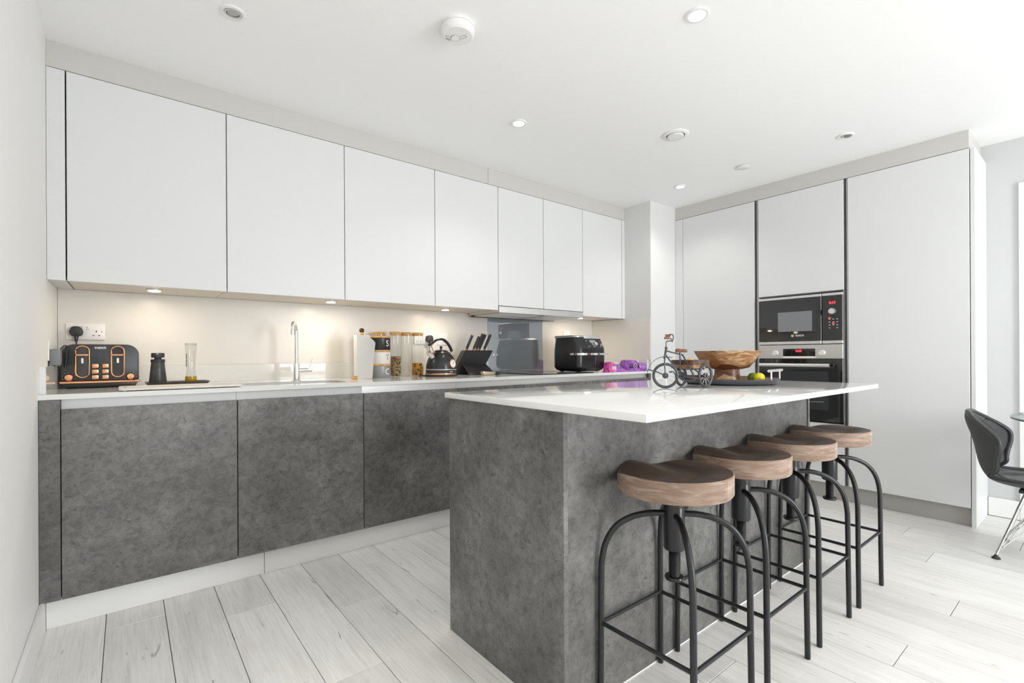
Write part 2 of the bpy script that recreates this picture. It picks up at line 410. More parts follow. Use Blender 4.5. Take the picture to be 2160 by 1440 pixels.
# ================================================================ setting
ZC = 2.394; YB = -6.3; XR = 4.63
fl = struct(B().box(-.1, XR+.1, YB-.1, .1, -.12, -.012).out('floor', M('floor_underlay', (.05, .048, .045), .8), flat=True))
known = {3: -.985, 6: -.856, 4: -1.651, 2: -1.46, 20: -2.444, 15: -2.804, 17: -2.07, 1: -.80, 0: -1.35, 5: -1.20, 7: -1.72, 8: -1.1, 21: -2.9, 22: -2.2, 19: -3.0, 18: -2.62, 16: -3.35, 14: -3.1, 13: -2.3, 12: -2.75}
PW, PL = .188, 1.285; cache = {}
for k in range(0, 25):
    x0 = max(.006+PW*k, .010); x1 = min(.006+PW*(k+1), XR-.016)
    e = known.get(k, -.6-random.random()*1.2)
    ys = [-.55]; y = e
    while y < -.55: y += PL
    y -= PL
    while y > YB+.05:
        if ys[-1]-y > .02: ys.append(y)
        y -= PL
    ys.append(YB+.01)
    for a, b in zip(ys, ys[1:]):
        l = round(a-b, 3); w = round(x1-x0, 3)
        if (w, l) not in cache:
            o = B().box(-w/2+.0011, w/2-.0011, -l/2+.0011, l/2-.0011, -.012, 0, .0012).out('plank', PLANK, fl, local=True, flat=True); cache[(w, l)] = o.data
        else:
            o = bpy.data.objects.new('plank', cache[(w, l)]); COL.objects.link(o); o.parent = fl
        o.location = ((x0+x1)/2, (a+b)/2, 0)
struct(B().box(-.1, XR+.1, YB-.1, .1, ZC, ZC+.1).out('ceiling', CEIL, flat=True))
struct(B().box(-.12, 0, YB-.1, .1, -.012, ZC).out('wall_left', WALL, flat=True))
struct(B().box(0, 5.0, 0, .12, -.012, ZC).out('wall_back', WALL, flat=True))
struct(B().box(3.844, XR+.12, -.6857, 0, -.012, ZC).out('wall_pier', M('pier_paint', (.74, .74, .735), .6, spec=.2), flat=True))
# right wall with a door opening
wr = B(); wr.box(XR, XR+.12, -2.9, -.6857, -.012, ZC); wr.box(XR, XR+.12, -3.72, -2.9, 2.05, ZC); wr.box(XR, XR+.12, YB-.1, -3.72, -.012, ZC)
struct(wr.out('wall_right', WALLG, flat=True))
d1 = struct(B().box(XR+.03, XR+.075, -3.715, -2.905, .004, 2.045, .002).out('door_1', WHITE))
fr = B()
fr.box(XR-.016, XR+.1, -2.905, -2.845, 0, 2.11, .003); fr.box(XR-.016, XR+.1, -3.775, -3.715, 0, 2.11, .003); fr.box(XR-.016, XR+.1, -3.7145, -2.9055, 2.045, 2.11, .003)
fr.out('door_frame', WHITE, d1)
h = B(); h.cyl((XR-.02, -3.62, 1.0), (XR+.03, -3.62, 1.0), .009); h.tube(spline([(XR-.02, -3.62, 1.0), (XR-.024, -3.58, 1.0), (XR-.024, -3.50, 1.0)]), .009); h.cyl((XR+.02, -3.62, 1), (XR+.03, -3.62, 1), .026)
h.out('door_handle', STEEL, d1)
# front wall (behind the camera) with two windows
WINS = [(2.30, 3.40)]; WZ0, WZ1 = .25, 2.15
wf = B()
wf.box(-.1, XR+.1, YB-.12, YB, -.012, WZ0); wf.box(-.1, XR+.1, YB-.12, YB, WZ1, ZC)
for a, b in ((-.1, 2.30), (3.40, XR+.1)): wf.box(a, b, YB-.12, YB, WZ0, WZ1)
struct(wf.out('wall_front', WALL, flat=True))
FRAME = M('window_frame_grey', (.07, .075, .08), .4)
for i, (a, b) in enumerate(WINS):
    w = struct(B().box(a, a+.05, YB-.09, YB-.03, WZ0, WZ1).box(b-.05, b, YB-.09, YB-.03, WZ0, WZ1).box(a, b, YB-.09, YB-.03, WZ0, WZ0+.05).box(a, b, YB-.09, YB-.03, WZ1-.05, WZ1).out('window_%d' % (i+1), FRAME, flat=True))
    n = 2; st = (b-a)/n
    for k in range(n):
        B().box(a+st*k+.04, a+st*(k+1)-.01, YB-.062, YB-.056, WZ0+.04, WZ1-.04).out('pane', WINGL, w, flat=True)
        if k: B().box(a+st*k-.03, a+st*k+.04, YB-.09, YB-.03, WZ0, WZ1).out('mullion', FRAME, w, flat=True)
# skirtings
def skirt(name, x0, x1, y0, y1): return struct(B().box(x0, x1, y0, y1, 0, .118, .004).out(name, WHITE))
skirt('baseboard_left', 0, .015, YB, -.64)
skirt('baseboard_right', XR-.015, XR, -2.845, -2.702)
skirt('baseboard_front', .015, XR-.015, YB, YB+.015)
# pelmets between cabinets and ceiling
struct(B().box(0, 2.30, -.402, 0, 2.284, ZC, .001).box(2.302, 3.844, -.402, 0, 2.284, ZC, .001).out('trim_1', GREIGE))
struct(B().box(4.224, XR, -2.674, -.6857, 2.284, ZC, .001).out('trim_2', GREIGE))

# ================================================================ wall cabinets
YC = -.407; ZT, ZB = 2.2796, 1.379
def wall_cab(x0, x1, zb, label, grp='white wall cabinets over the long worktop'):
    t = thing('wall_cabinet', label, 'cabinet', ((x0+x1)/2, YC/2, zb), 0, grp)
    c = B()
    c.box(x0+.001, x0+.018, -.384, -.012, zb+.02, ZT); c.box(x1-.018, x1-.001, -.384, -.012, zb+.02, ZT)
    c.box(x0+.018, x1-.018, -.384, -.012, ZT-.018, ZT); c.box(x0+.018, x1-.018, -.03, -.012, zb+.02, ZT-.018)
    c.out('carcass', CABIN, t, flat=True)
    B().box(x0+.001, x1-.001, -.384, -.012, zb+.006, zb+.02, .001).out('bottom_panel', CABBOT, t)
    B().box(x0+.002, x1-.002, YC, -.386, zb, ZT, .0015).out('door', CAB, t)
    return t
wall_cab(.062, .662, ZB, 'wide white wall cabinet nearest the left wall, above the toaster')
wall_cab(.662, 1.262, ZB, 'second wide white wall cabinet from the left, above the tap')
wall_cab(1.262, 1.862, ZB, 'white wall cabinet above the paper towel and stacked canisters')
wall_cab(1.862, 2.387, ZB, 'white wall cabinet above the kettle and knife block, left of the hood')
wall_cab(2.387, 2.834, 1.414, 'narrow white wall cabinet above left half of the steel hood')
wall_cab(2.834, 3.281, 1.414, 'narrow white wall cabinet above right half of the steel hood')
wall_cab(3.281, 3.80, ZB, 'white wall cabinet above the air fryer, right of the hood')
tag(B().box(.001, .059, YC, -.387, ZB, ZT, .001).box(.001, .059, -.387, -.012, ZB+.004, ZB+.02).solo('filler_panel', CAB, (.03, YC, ZB)), 'narrow white filler strip between left wall and first wall cabinet', 'panel')
tag(B().box(3.803, 3.843, YC, -.387, ZB, ZT, .001).box(3.803, 3.843, -.387, -.012, ZB+.004, ZB+.02).solo('filler_panel', CAB, (3.823, YC, ZB)), 'thin white filler strip at right end of the wall cabinets by the pier', 'panel')
# hood
hd = thing('cooker_hood', 'stainless steel integrated cooker hood under the narrow wall cabinets', 'hood', (2.834, -.2, 1.36))
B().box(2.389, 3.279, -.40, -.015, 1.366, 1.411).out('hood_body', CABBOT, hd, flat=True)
B().box(2.389, 3.279, -.412, -.401, 1.362, 1.409, .002).out('fascia', STEEL, hd)
for a, b in ((2.41, 2.83), (2.84, 3.26)):
    f = B().box(a, b, -.39, -.06, 1.357, 1.365, .002).out('grease_filter', STEELL, hd)
    g = B()
    for k in range(9): g.box(a+.03, b-.03, -.37+k*.034, -.362+k*.034, 1.3545, 1.357)
    g.out('filter_ribs', STEEL, f, flat=True)
B().box(2.389, 3.279, -.055, -.04, 1.352, 1.366).out('rear_lip', RAILD, hd, flat=True)

# under-cabinet lights
def puck(x, y, label):
    t = thing('under_cabinet_light', label, 'light', (x, y, ZB+.006), 0, 'warm lights under the wall cabinets')
    z = ZB+.006
    B().lathe([(.033, z), (.033, z-.006), (.030, z-.008), (.026, z-.008)], (x, y, 0), 24, cap=True).out('bezel', STEELL, t)
    B().lathe([(.026, z-.0085), (.024, z-.012), (.014, z-.0135), (.0, z-.014)], (x, y, 0), 24).out('lens', LAMPWARM, t)
    l = bpy.data.lights.new('under_cabinet_lamp', 'AREA'); l.shape = 'DISK'; l.size = .05; l.energy = PUCK_W; l.color = (1, .86, .66)
    o = bpy.data.objects.new('under_cabinet_lamp', l); COL.objects.link(o); o.parent = t; o.location = (0, 0, -.02)
puck(.371, -.25, 'lit warm light under the first wall cabinet, above the socket')
puck(1.232, -.25, 'lit warm light under the wall cabinets, right of the tap')
puck(2.05, -.22, 'lit warm light under the wall cabinet, above the kettle')
puck(3.42, -.24, 'lit warm light under the wall cabinet beside the hood, above the air fryer')

# ================================================================ base cabinets
YD = -.682; ZDT, ZDB = .8476, .1148
def base_cab(x0, x1, label, drawers=None):
    t = thing('base_cabinet', label, 'cabinet', ((x0+x1)/2, -.33, 0), 0, 'dark concrete base cabinets under the long worktop')
    c = B()
    c.box(x0+.0005, x0+.018, -.66, -.02, .12, .84); c.box(x1-.018, x1-.0005, -.66, -.02, .12, .84); c.box(x0+.018, x1-.018, -.66, -.02, .12, .138); c.box(x0+.018, x1-.018, -.04, -.02, .138, .84)
    c.out('carcass', CABIN, t, flat=True)
    if drawers:
        for a, b in drawers: B().box(x0+.002, x1-.002, YD, -.662, a, b, .001).out('drawer_front', CONC, t)
    else:
        B().box(x0+.002, x1-.002, YD, -.662, ZDB, ZDT, .001).out('door', CONC, t)
    r = B(); r.box(x0+.0005, x1-.0005, -.655, -.648, .80, .886); r.box(x0+.0005, x1-.0005, -.662, -.648, .838, .8415)
    r.out('handle_rail', RAILW if x1 < 1.4 else STEELL, t, flat=True)  # one white rail; its right part gets grey steel to stand for shade
    return t
base_cab(.062, .662, 'dark concrete effect base cabinet door nearest the left wall')
base_cab(.662, 1.262, 'dark concrete effect base cabinet below the sink and tap')
base_cab(1.262, 1.863, 'dark concrete effect base cabinet below the canisters, partly behind the island')
base_cab(1.863, 2.395, 'dark base cabinet below the kettle, only its top edge showing over the island')
base_cab(2.395, 3.291, 'wide dark base unit below the hob, only its top edge showing over the island', [(.1148, .48), (.485, ZDT)])
base_cab(3.291, 3.822, 'dark base cabinet below the purple packets, next to the pier')
tag(B().box(.001, .0612, YD, -.662, ZDB, .886, .001).solo('filler_panel', CONC, (.03, YD, ZDB)), 'narrow dark concrete filler strip between left wall and first base cabinet', 'panel')
tag(B().box(3.824, 3.843, YD, -.662, ZDB, .886, .001).solo('filler_panel', CONC, (3.833, YD, ZDB)), 'narrow dark filler strip at right end of base cabinets against the pier', 'panel')
tag(B().box(.016, .779, -.645, -.63, 0, .113, .001).solo('plinth_board', WHITE, (.4, -.637, 0)), 'white plinth board under the leftmost base cabinets', 'plinth')
tag(B().box(.781, 3.843, -.645, -.63, 0, .113, .001).solo('plinth_board', WHITE, (2.3, -.637, 0)), 'long white plinth board under base cabinets, running behind the island', 'plinth')

# worktop with sink cut-out
ZW = .907
hole = rrect(.705, 1.225, -.585, -.30, .055)
wt = thing('worktop', 'long white quartz worktop along the back wall with upstands', 'worktop', (1.92, -.34, .887))
b = B(); b.merge(slab([(0, -.684), (3.8435, -.684), (3.8435, 0), (0, 0)], hole, .887, ZW)); b.out('slab', QUARTZ, wt, angle=30)
B().box(.02, 2.574, -.02, 0, ZW, 1.005, .001).out('upstand', QUARTZ, wt)
B().box(3.178, 3.824, -.02, 0, ZW, 1.005, .001).out('upstand', QUARTZ, wt)
B().box(0, .02, -.655, 0, ZW, 1.012, .001).out('upstand', QUARTZ, wt)
B().box(3.824, 3.8435, -.66, 0, ZW, 1.005, .001).out('upstand', QUARTZ, wt)
# sink
sk = thing('sink', 'undermounted stainless steel sink bowl set in the white worktop', 'sink', (.965, -.4425, .70))
def rr3(x0, x1, y0, y1, r, z): return [(x, y, z) for x, y in rrect(x0, x1, y0, y1, r)]
b = B(); b.rings([rr3(.69, 1.24, -.60, -.285, .06, .8865), rr3(.706, 1.224, -.584, -.301, .055, .8865), rr3(.708, 1.222, -.582, -.303, .055, .88), rr3(.716, 1.214, -.574, -.311, .06, .74), rr3(.73, 1.20, -.56, -.325, .06, .722), rr3(.93, 1.0, -.48, -.41, .03, .716)], cap=False)
f = b.bm.faces.new([v for v in b.bm.verts][-28:]); b.out('bowl', STEELL, sk)
B().lathe([(.0, .722), (.030, .722), (.036, .718), (.036, .716)], (.965, -.445, 0), 24).out('drain', CHROME, sk)
# splash panels
tag(B().box(.0015, 2.574, -.009, -.001, 1.0055, 1.384).solo('splashback_panel', BEIGE, (1.28, 0, 1.005)), 'long beige splashback panel behind the tap and toaster', 'splashback')
tag(B().box(3.178, 3.834, -.009, -.001, 1.0055, 1.384).solo('splashback_panel', BEIGE, (3.5, 0, 1.005)), 'short beige splashback panel behind the air fryer', 'splashback')
tag(B().box(3.835, 3.843, -.683, -.001, 1.0055, 1.376).solo('splashback_panel', BEIGE, (3.84, -.34, 1.005)), 'beige splashback panel on the side of the pier behind the purple packets', 'splashback')
tag(B().box(2.576, 3.176, -.011, -.001, ZW+.0005, 1.352, .001).solo('glass_splashback', GLASSG, (2.876, 0, ZW)), 'grey reflective glass splashback behind the hob', 'splashback')
# hob
hb = thing('induction_hob', 'black glass induction hob on the worktop below the hood', 'hob', (2.876, -.35, ZW))
B().box(2.58, 3.172, -.625, -.085, ZW, ZW+.006, .0015).out('glass_plate', BLKGL, hb)
for x, y, r in ((2.73, -.48, .1), (2.73, -.22, .075), (3.02, -.22, .1), (3.0, -.48, .075)):
    t = B(); t.tube([(x+r*math.cos(a), y+r*math.sin(a), ZW+.0061) for a in [2*PI*i/40 for i in range(40)]], .0008, 4, close=True); t.out('zone_ring', GREYPR, hb)

# ================================================================ tall units on the right wall
XT = 4.219
def tall_door(y0, y1, z0, z1, name, parent, mat=CAB): return B().box(XT, XT+.02, y0, y1, z0, z1, .0015).out(name, mat, parent)
def vrail(y0, y1, parent):
    b = B(); b.box(XT+.016, XT+.022, y0, y1, .1148, 2.28); b.out('handle_rail', RAILD, parent, flat=True)
    B().box(XT+.001, XT+.022, y0, y0+.004, .1148, 2.278).out('rail_edge', STEELL, parent, flat=True)
t1 = thing('tall_cabinet', 'tall white cabinet between the pier and the oven tower', 'cabinet', (4.42, -1.06, 0), 0, 'tall white kitchen units')
B().box(XT+.022, XT+.40, -1.405, -.70, .1148, 2.282).out('carcass', CABIN, t1, flat=True)
tall_door(-1.404, -.768, .1148, 2.2796, 'door', t1); vrail(-1.431, -1.406, t1)
tag(B().box(XT, XT+.02, -.765, -.687, .1148, 2.2796, .001).solo('filler_panel', CAB, (XT, -.73, .115)), 'white filler strip beside the pier, left of the tall cabinets', 'panel')
t2 = thing('oven_housing', 'white oven tower housing holding the microwave and oven', 'cabinet', (4.42, -1.73, 0), 0, 'tall white kitchen units')
c = B(); c.box(XT+.022, XT+.40, -1.443, -1.433, .1148, 2.282); c.box(XT+.022, XT+.40, -2.026, -2.0215, .1148, 2.282); c.box(XT+.022, XT+.40, -2.0215, -1.443, 1.495, 2.282); c.box(XT+.022, XT+.40, -2.0215, -1.443, .1148, .548); c.box(XT+.38, XT+.40, -2.0215, -1.443, .548, 1.495)
c.out('carcass', CABIN, t2, flat=True)
tall_door(-2.024, -1.435, 1.502, 2.2796, 'door', t2); tall_door(-2.024, -1.435, .1148, .545, 'drawer_front', t2)
B().box(XT+.001, XT+.024, -1.4425, -1.434, .548, 1.499).out('side_strip', STEELL, t2, flat=True)
B().box(XT+.001, XT+.024, -2.0255, -2.0215, .548, 1.499).out('side_strip', STEELL, t2, flat=True)
t3 = thing('tall_cabinet', 'widest tall white cabinet, right of the oven tower', 'cabinet', (4.42, -2.36, 0), 0, 'tall white kitchen units')
B().box(XT+.022, XT+.40, -2.672, -2.048, .1148, 2.282).out('carcass', CABIN, t3, flat=True)
tall_door(-2.675, -2.05, .1148, 2.2796, 'door', t3); vrail(-2.048, -2.026, t3)
tag(B().box(XT+.001, XR-.001, -2.70, -2.679, 0, 2.2796, .001).solo('end_panel', CAB, (4.42, -2.69, 0)), 'full height white end panel at right end of tall cabinets, by the chair', 'panel')
tag(B().box(4.2526, 4.267, -2.678, -.6865, 0, .113, .001).solo('plinth_board', PLGREY, (4.26, -1.68, 0)), 'grey plinth board under the tall white cabinets', 'plinth')

# microwave
XM = XT-.012
mw = thing('microwave', 'built-in black glass microwave above the oven', 'microwave', (4.40, -1.732, 1.12))
B().box(XM+.022, XT+.37, -2.02, -1.444, 1.125, 1.483).out('body', BLK, mw, flat=True)
dr = B().box(XM, XM+.02, -1.886, -1.444, 1.144, 1.466, .001).out('door', BLKGL, mw)
B().box(XM-.0005, XM+.002, -1.826, -1.588, 1.219, 1.367).out('window', MESHW, dr, flat=True)
B().box(XM-.003, XM+.02, -1.886, -1.444, 1.467, 1.485, .001).out('steel_strip', STEELL, mw); B().box(XM-.003, XM+.02, -1.886, -1.444, 1.122, 1.143, .001).out('steel_strip', STEELL, mw)
cp = B().box(XM, XM+.02, -2.02, -1.892, 1.144, 1.466, .001).out('control_panel', BLKGL, mw)
B().box(XM-.003, XM+.02, -2.02, -1.892, 1.467, 1.485, .001).out('steel_strip', STEELL, mw); B().box(XM-.003, XM+.02, -2.02, -1.892, 1.122, 1.143, .001).out('steel_strip', STEELL, mw)
B().lathe([(.023, XM), (.023, XM-.012), (.019, XM-.022), (.0, XM-.022)], (0, -1.957, 1.353), 28, axis='X').out('dial', STEELL, cp)
text('0:13', .024, 'clock_digits', REDLED, cp, (XM-.0004, -1.957, 1.414), FACE_X, bold=.0006)
for r_ in range(4):
    for c_ in range(3):
        if r_ == 3 and c_ == 1: continue
        B().box(XM-.0008, XM, -1.934-c_*.024-.010, -1.934-c_*.024, 1.295-r_*.021, 1.2985-r_*.021).out('touch_key', CREAMT, cp, flat=True)
B().box(XM-.0008, XM, -1.946, -1.932, 1.303, 1.310).out('lit_indicator', REDLED, cp, flat=True)
B().box(XM-.0008, XM, -1.970, -1.956, 1.262, 1.269).out('lit_indicator', REDLED, cp, flat=True)
text('BOSCH', .018, 'maker_lettering', CREAMT, dr, (XM-.0004, -1.742, 1.186), FACE_X, bold=.0003)
b = B(); b.tube([(XM-.0006, -1.692+.0085*math.cos(a), 1.186+.0085*math.sin(a)) for a in [2*PI*i/24 for i in range(24)]], .0011, 5, close=True); b.box(XM-.001, XM, -1.6965, -1.6875, 1.1835, 1.1885); b.box(XM-.001, XM, -1.697, -1.695, 1.180, 1.192); b.box(XM-.001, XM, -1.689, -1.687, 1.180, 1.192)
b.out('maker_emblem', CREAMT, dr)
# oven
ov = thing('oven', 'built-in stainless steel and black glass oven below the microwave', 'oven', (4.40, -1.732, .55))
B().box(XM+.022, XT+.37, -2.02, -1.444, .558, 1.117).out('body', BLK, ov, flat=True)
op = B().box(XM, XM+.02, -2.02, -1.444, 1.014, 1.117, .001).out('control_panel', STEEL, ov)
B().box(XM-.001, XM, -1.846, -1.624, 1.032, 1.088).out('display', BLKGL, op, flat=True)
B().box(XM-.001, XM, -1.846, -1.624, 1.018, 1.029).out('label_strip', PLWHITE, op, flat=True)
text('18:05', .020, 'clock_digits', REDLED, op, (XM-.0015, -1.733, 1.070), FACE_X, bold=.0006)
for y in (-1.57, -1.892):
    k = B().lathe([(.022, XM), (.0215, XM-.006), (.019, XM-.020), (.0175, XM-.024), (.0, XM-.024)], (0, y, 1.056), 28, axis='X').out('knob', KNOB, op)
    b = B()
    for a in range(-3, 4):
        an = PI/2+a*.62; b.box(XM-.0006, XM, y+.031*math.cos(an)-.0012, y+.031*math.cos(an)+.0012, 1.056+.031*math.sin(an)-.0012, 1.056+.031*math.sin(an)+.0012)
    b.out('dial_marks', GREYPR, op, flat=True)
od = B().box(XM, XM+.02, -2.02, -1.444, .558, 1.011, .001).out('door', BLKGL, ov)
B().box(XM-.0006, XM+.001, -1.93, -1.53, .64, .92).out('door_window', M('oven_window', (.03, .032, .035), .08, spec=.8), od, flat=True)
hn = B(); hn.tube([(XM-.045, -1.465, .965), (XM-.045, -1.95, .965)], .0125, 16); hn.out('handle', STEELL, od)
hn = B(); hn.cyl((XM, -1.50, .965), (XM-.045, -1.50, .965), .007); hn.cyl((XM, -1.92, .965), (XM-.045, -1.92, .965), .007); hn.out('handle_post', BLK, od)
for z in (.70, .80):
    b = B(); b.tube([(XM-.001, -1.90, z), (XM-.001, -1.80, z-.004), (XM-.001, -1.56, z)], .0018, 6); b.out('shelf_wire', STEEL, od)

# ================================================================ island
XI0, XI1 = 1.227, 2.99
isl = thing('kitchen_island', 'dark concrete effect kitchen island with panelled end and back', 'island', (2.1, -1.92, 0))
B().box(XI0, XI0+.018, -2.243, -1.625, 0, .886, .0008).out('end_panel', CONC, isl)
B().box(XI1-.018, XI1, -2.243, -1.625, 0, .886, .0008).out('end_panel', CONC, isl)
B().box(XI0+.0188, XI1-.0188, -2.237, -2.220, 0, .886, .0005).out('back_panel', CONC, isl)
B().box(XI0+.019, XI1-.019, -2.218, -1.66, .12, .84).out('carcass', CABIN, isl, flat=True)
wd = (XI1-XI0-.036)/3
for k in range(3):
    x0 = XI0+.018+wd*k
    B().box(x0+.002, x0+wd-.002, -1.645, -1.626, .1148, ZDT, .001).out('door', CONC, isl)
B().box(XI0+.019, XI1-.019, -1.66, -1.652, .80, .886).out('handle_rail', STEELL, isl, flat=True)
B().box(XI0+.019, XI1-.019, -1.68, -1.666, 0, .113).out('plinth', WHITE, isl, flat=True)
B().box(XI0+.02, XI1-.02, -2.2385, -2.2372, 0, .004).out('floor_seal', WHITE, isl, flat=True)
tag(B().box(1.2156, 2.9964, -2.531, -1.6113, .887, ZW, .0012, 2).solo('island_worktop', QUARTZ, (2.1, -2.07, .887)), 'glossy white quartz island worktop overhanging the stools', 'worktop')

# ================================================================ bar stools
def build_stool():
    t = thing('bar_stool', '', 'stool', (0, 0, 0), 0, 'wooden seat bar stools along the island')
    R, zt, zb = .157, .710, .648
    def sm(a, b, x): x = min(1, max(0, (x-a)/(b-a))); return x*x*(3-2*x)
    def top(x, y):
        d = 0
        r2 = (x*x+y*y)/(R*R)
        d += .019*math.exp(-((x/.10)**2+((y+.015)/.075)**2))
        d += .021*sm(-.06, .07, y)*math.exp(-((abs(x)-.083)/.047)**2)
        d += .012*sm(.0, -.05, y)*math.exp(-((y+.05)/.05)**2)*(1-min(1, r2))
        return zt-d*(1 if r2 < .98 else .98)
    b = B(); nr, na = 14, 64; bm = b.bm
    c = bm.verts.new((0, 0, top(0, 0))); rings = []
    for i in range(1, nr+1):
        r = R*(i/nr)**.8 if i < nr else R-.003
        rings.append([bm.verts.new((r*math.cos(2*PI*j/na), r*math.sin(2*PI*j/na), top(r*math.cos(2*PI*j/na), r*math.sin(2*PI*j/na)))) for j in range(na)])
    for j in range(na): bm.faces.new((c, rings[0][j], rings[0][(j+1) % na]))
    for a, d in zip(rings, rings[1:]):
        for j in range(na): bm.faces.new((a[j], d[j], d[(j+1) % na], a[(j+1) % na]))
    last = rings[-1]
    for rr, f in ((R, lambda z: z-.003), (R, lambda z: zb+.006), (R-.004, lambda z: zb), (.05, lambda z: zb)):
        nw = [bm.verts.new((rr*math.cos(2*PI*j/na), rr*math.sin(2*PI*j/na), f(top((R-.003)*math.cos(2*PI*j/na), (R-.003)*math.sin(2*PI*j/na))))) for j in range(na)]
        for j in range(na):
            g = bm.faces.new((last[j], nw[j], nw[(j+1) % na], last[(j+1) % na])); g.material_index = 1
        last = nw
    g = bm.faces.new(last[::-1]); g.material_index = 1
    b.out('seat', [WALNUT, WALNUTE], t, local=True, angle=40)
    B().lathe([(.07, zb), (.07, zb-.005), (.031, zb-.008), (.031, .600)], n=28).out('seat_plate', GUN, t, local=True)
    B().lathe([(.0, .602), (.029, .602), (.031, .598), (.031, .478), (.029, .474), (.018, .474)], n=28).out('sleeve', GUN, t, local=True)
    pr = []
    z = .476
    while z > .392: pr += [(.0165, z), (.0145, z-.0022)]; z -= .0044
    B().lathe([(.0, .48)]+pr+[(.0165, .392), (.0, .392)], n=20).out('threaded_spindle', GUN, t, local=True)
    B().lathe([(.0, .394), (.026, .394), (.028, .390), (.026, .384), (.0, .384)], n=24).out('stop_disc', GUN, t, local=True)
    F = .1535
    for sx, sy in ((1, 1), (1, -1), (-1, -1), (-1, 1)):
        u = Vector((sx, sy, 0))/math.sqrt(2); Rf = F*math.sqrt(2)
        pts = [u*.024+Vector((0, 0, .578)), u*.07+Vector((0, 0, .577)), u*.120+Vector((0, 0, .565)), u*.166+Vector((0, 0, .537)), u*.197+Vector((0, 0, .490)), u*.211+Vector((0, 0, .43)), u*.2135+Vector((0, 0, .36)), u*.2150+Vector((0, 0, .2)), u*Rf+Vector((0, 0, .003))]
        B().tube(spline(pts, 5), .0092, 12).out('leg', GUN, t, local=True)
        B().lathe([(.0085, .003), (.0085, 0)], (u.x*Rf, u.y*Rf, 0), 12).out('foot_cap', RUBBER, t, local=True)
    G = .2147/math.sqrt(2)
    for a, d in (((1, 1), (1, -1)), ((1, -1), (-1, -1)), ((-1, -1), (-1, 1)), ((-1, 1), (1, 1))):
        B().cyl((a[0]*G, a[1]*G, .243), (d[0]*G, d[1]*G, .243), .0062, n=10).out('footrest_rung', GUN, t, local=True)
    return t
st = build_stool()
st.location = (1.527, -2.402, 0); st['label'] = 'bar stool nearest the camera, in front with its whole wooden seat visible'
dup(st, (1.935, -2.402, 0), 'second bar stool from the camera, just behind the nearest one')
dup(st, (2.349, -2.402, 0), 'third bar stool from the camera, beside the farthest one')
dup(st, (2.772, -2.402, 0), 'farthest bar stool, at the right end of the island near tall cabinets')

for c_ in st.children:
    if c_.name.startswith('seat') and 'plate' not in c_.name: c_.scale = (1.045, 1.045, 1)

# ================================================================ ceiling fittings
def downlight(x, y, lit, label, k=1):
    t = thing('downlight', label, 'light', (x, y, ZC), 0, 'recessed ceiling downlights')
    B().lathe([(.046, ZC), (.046, ZC-.003), (.043, ZC-.006), (.033, ZC-.007), (.030, ZC-.004), (.027, ZC-.0005)], (x, y, 0), 36, cap=False).out('bezel', WHITE, t)
    if lit:
        B().lathe([(.028, ZC-.0015), (.02, ZC-.004), (.0, ZC-.0055)], (x, y, 0), 24).out('lamp', LAMPON, t)
        l = bpy.data.lights.new('downlight_lamp', 'SPOT'); l.energy = DOWNLIGHT_W*k; l.color = (1, .965, .92); l.spot_size = math.radians(130); l.spot_blend = .75; l.shadow_soft_size = .025
        o = bpy.data.objects.new('downlight_lamp', l); COL.objects.link(o); o.parent = t; o.location = (0, 0, -.012)
    else:
        B().lathe([(.029, ZC-.0005), (.024, ZC-.0015), (.018, ZC-.002), (.0, ZC-.001)], (x, y, 0), 24).out('lamp', LAMPOFF, t)
        B().lathe([(.0285, ZC-.0045), (.0285, ZC-.006), (.0245, ZC-.006), (.0245, ZC-.0045)], (x, y, 0), 24, cap=False).out('lamp_ring', STEEL, t)
downlight(.592, -1.07, False, 'unlit downlight at upper left of the ceiling, over the wall cabinets')
downlight(2.041, -1.067, True, 'lit downlight in the middle of the ceiling, nearer the wall cabinets', .5)
downlight(2.033, -2.189, True, 'lit downlight over the island, nearest the top edge of the picture', .22)
downlight(3.735, -2.185, False, 'unlit downlight near the tall cabinets on the right')
downlight(3.729, -1.05, True, 'small lit downlight near the pier corner', .4)
downlight(.592, -2.19, True, 'added lit downlight in front of the sink cabinets, above the picture', .5)  # unseen lamp, added to brighten the left floor and cabinets
downlight(.592, -3.31, True, 'added lit downlight beside the left wall, just behind the camera', .5)  # also unseen, added because the left side came out dark
downlight(2.035, -3.31, True, 'lit downlight behind the stools, just outside the picture', .3)
downlight(3.73, -3.31, True, 'lit downlight over the dining table, just outside the picture', .3)
for x, nm in ((.592, 'left'), (2.035, 'middle'), (3.73, 'right')):  # unseen row added to light the cabinet fronts and raise floor bounce
    downlight(x, -4.43, True, 'added lit downlight behind the camera, the %s one of its row' % nm, .3 if x > 3 else .8)
sd = thing('smoke_detector', 'round white smoke detector on the ceiling', 'smoke detector', (1.326, -1.559, ZC))
x, y = 1.326, -1.545
B().lathe([(.070, ZC), (.070, ZC-.008), (.067, ZC-.009)], (x, y, 0), 48).out('base_plate', PLWHITE, sd)
B().lathe([(.064, ZC-.009), (.068, ZC-.011), (.069, ZC-.026), (.067, ZC-.034), (.058, ZC-.041), (.0, ZC-.043)], (x, y, 0), 48).out('cover', PLWHITE, sd)
B().lathe([(.016, ZC-.042), (.0165, ZC-.046), (.0145, ZC-.0475), (.0, ZC-.048)], (x-.006, y+.012, 0), 24).out('test_button', PLWHITE, sd)
b = B()
for k in range(14):
    a = 2*PI*k/14; p0 = (x-.006+.0168*math.cos(a), y+.012+.0168*math.sin(a)); b.box(p0[0]-.0014, p0[0]+.0014, p0[1]-.0014, p0[1]+.0014, ZC-.0465, ZC-.0425)
b.out('button_slots', GREYPR, sd, flat=True)
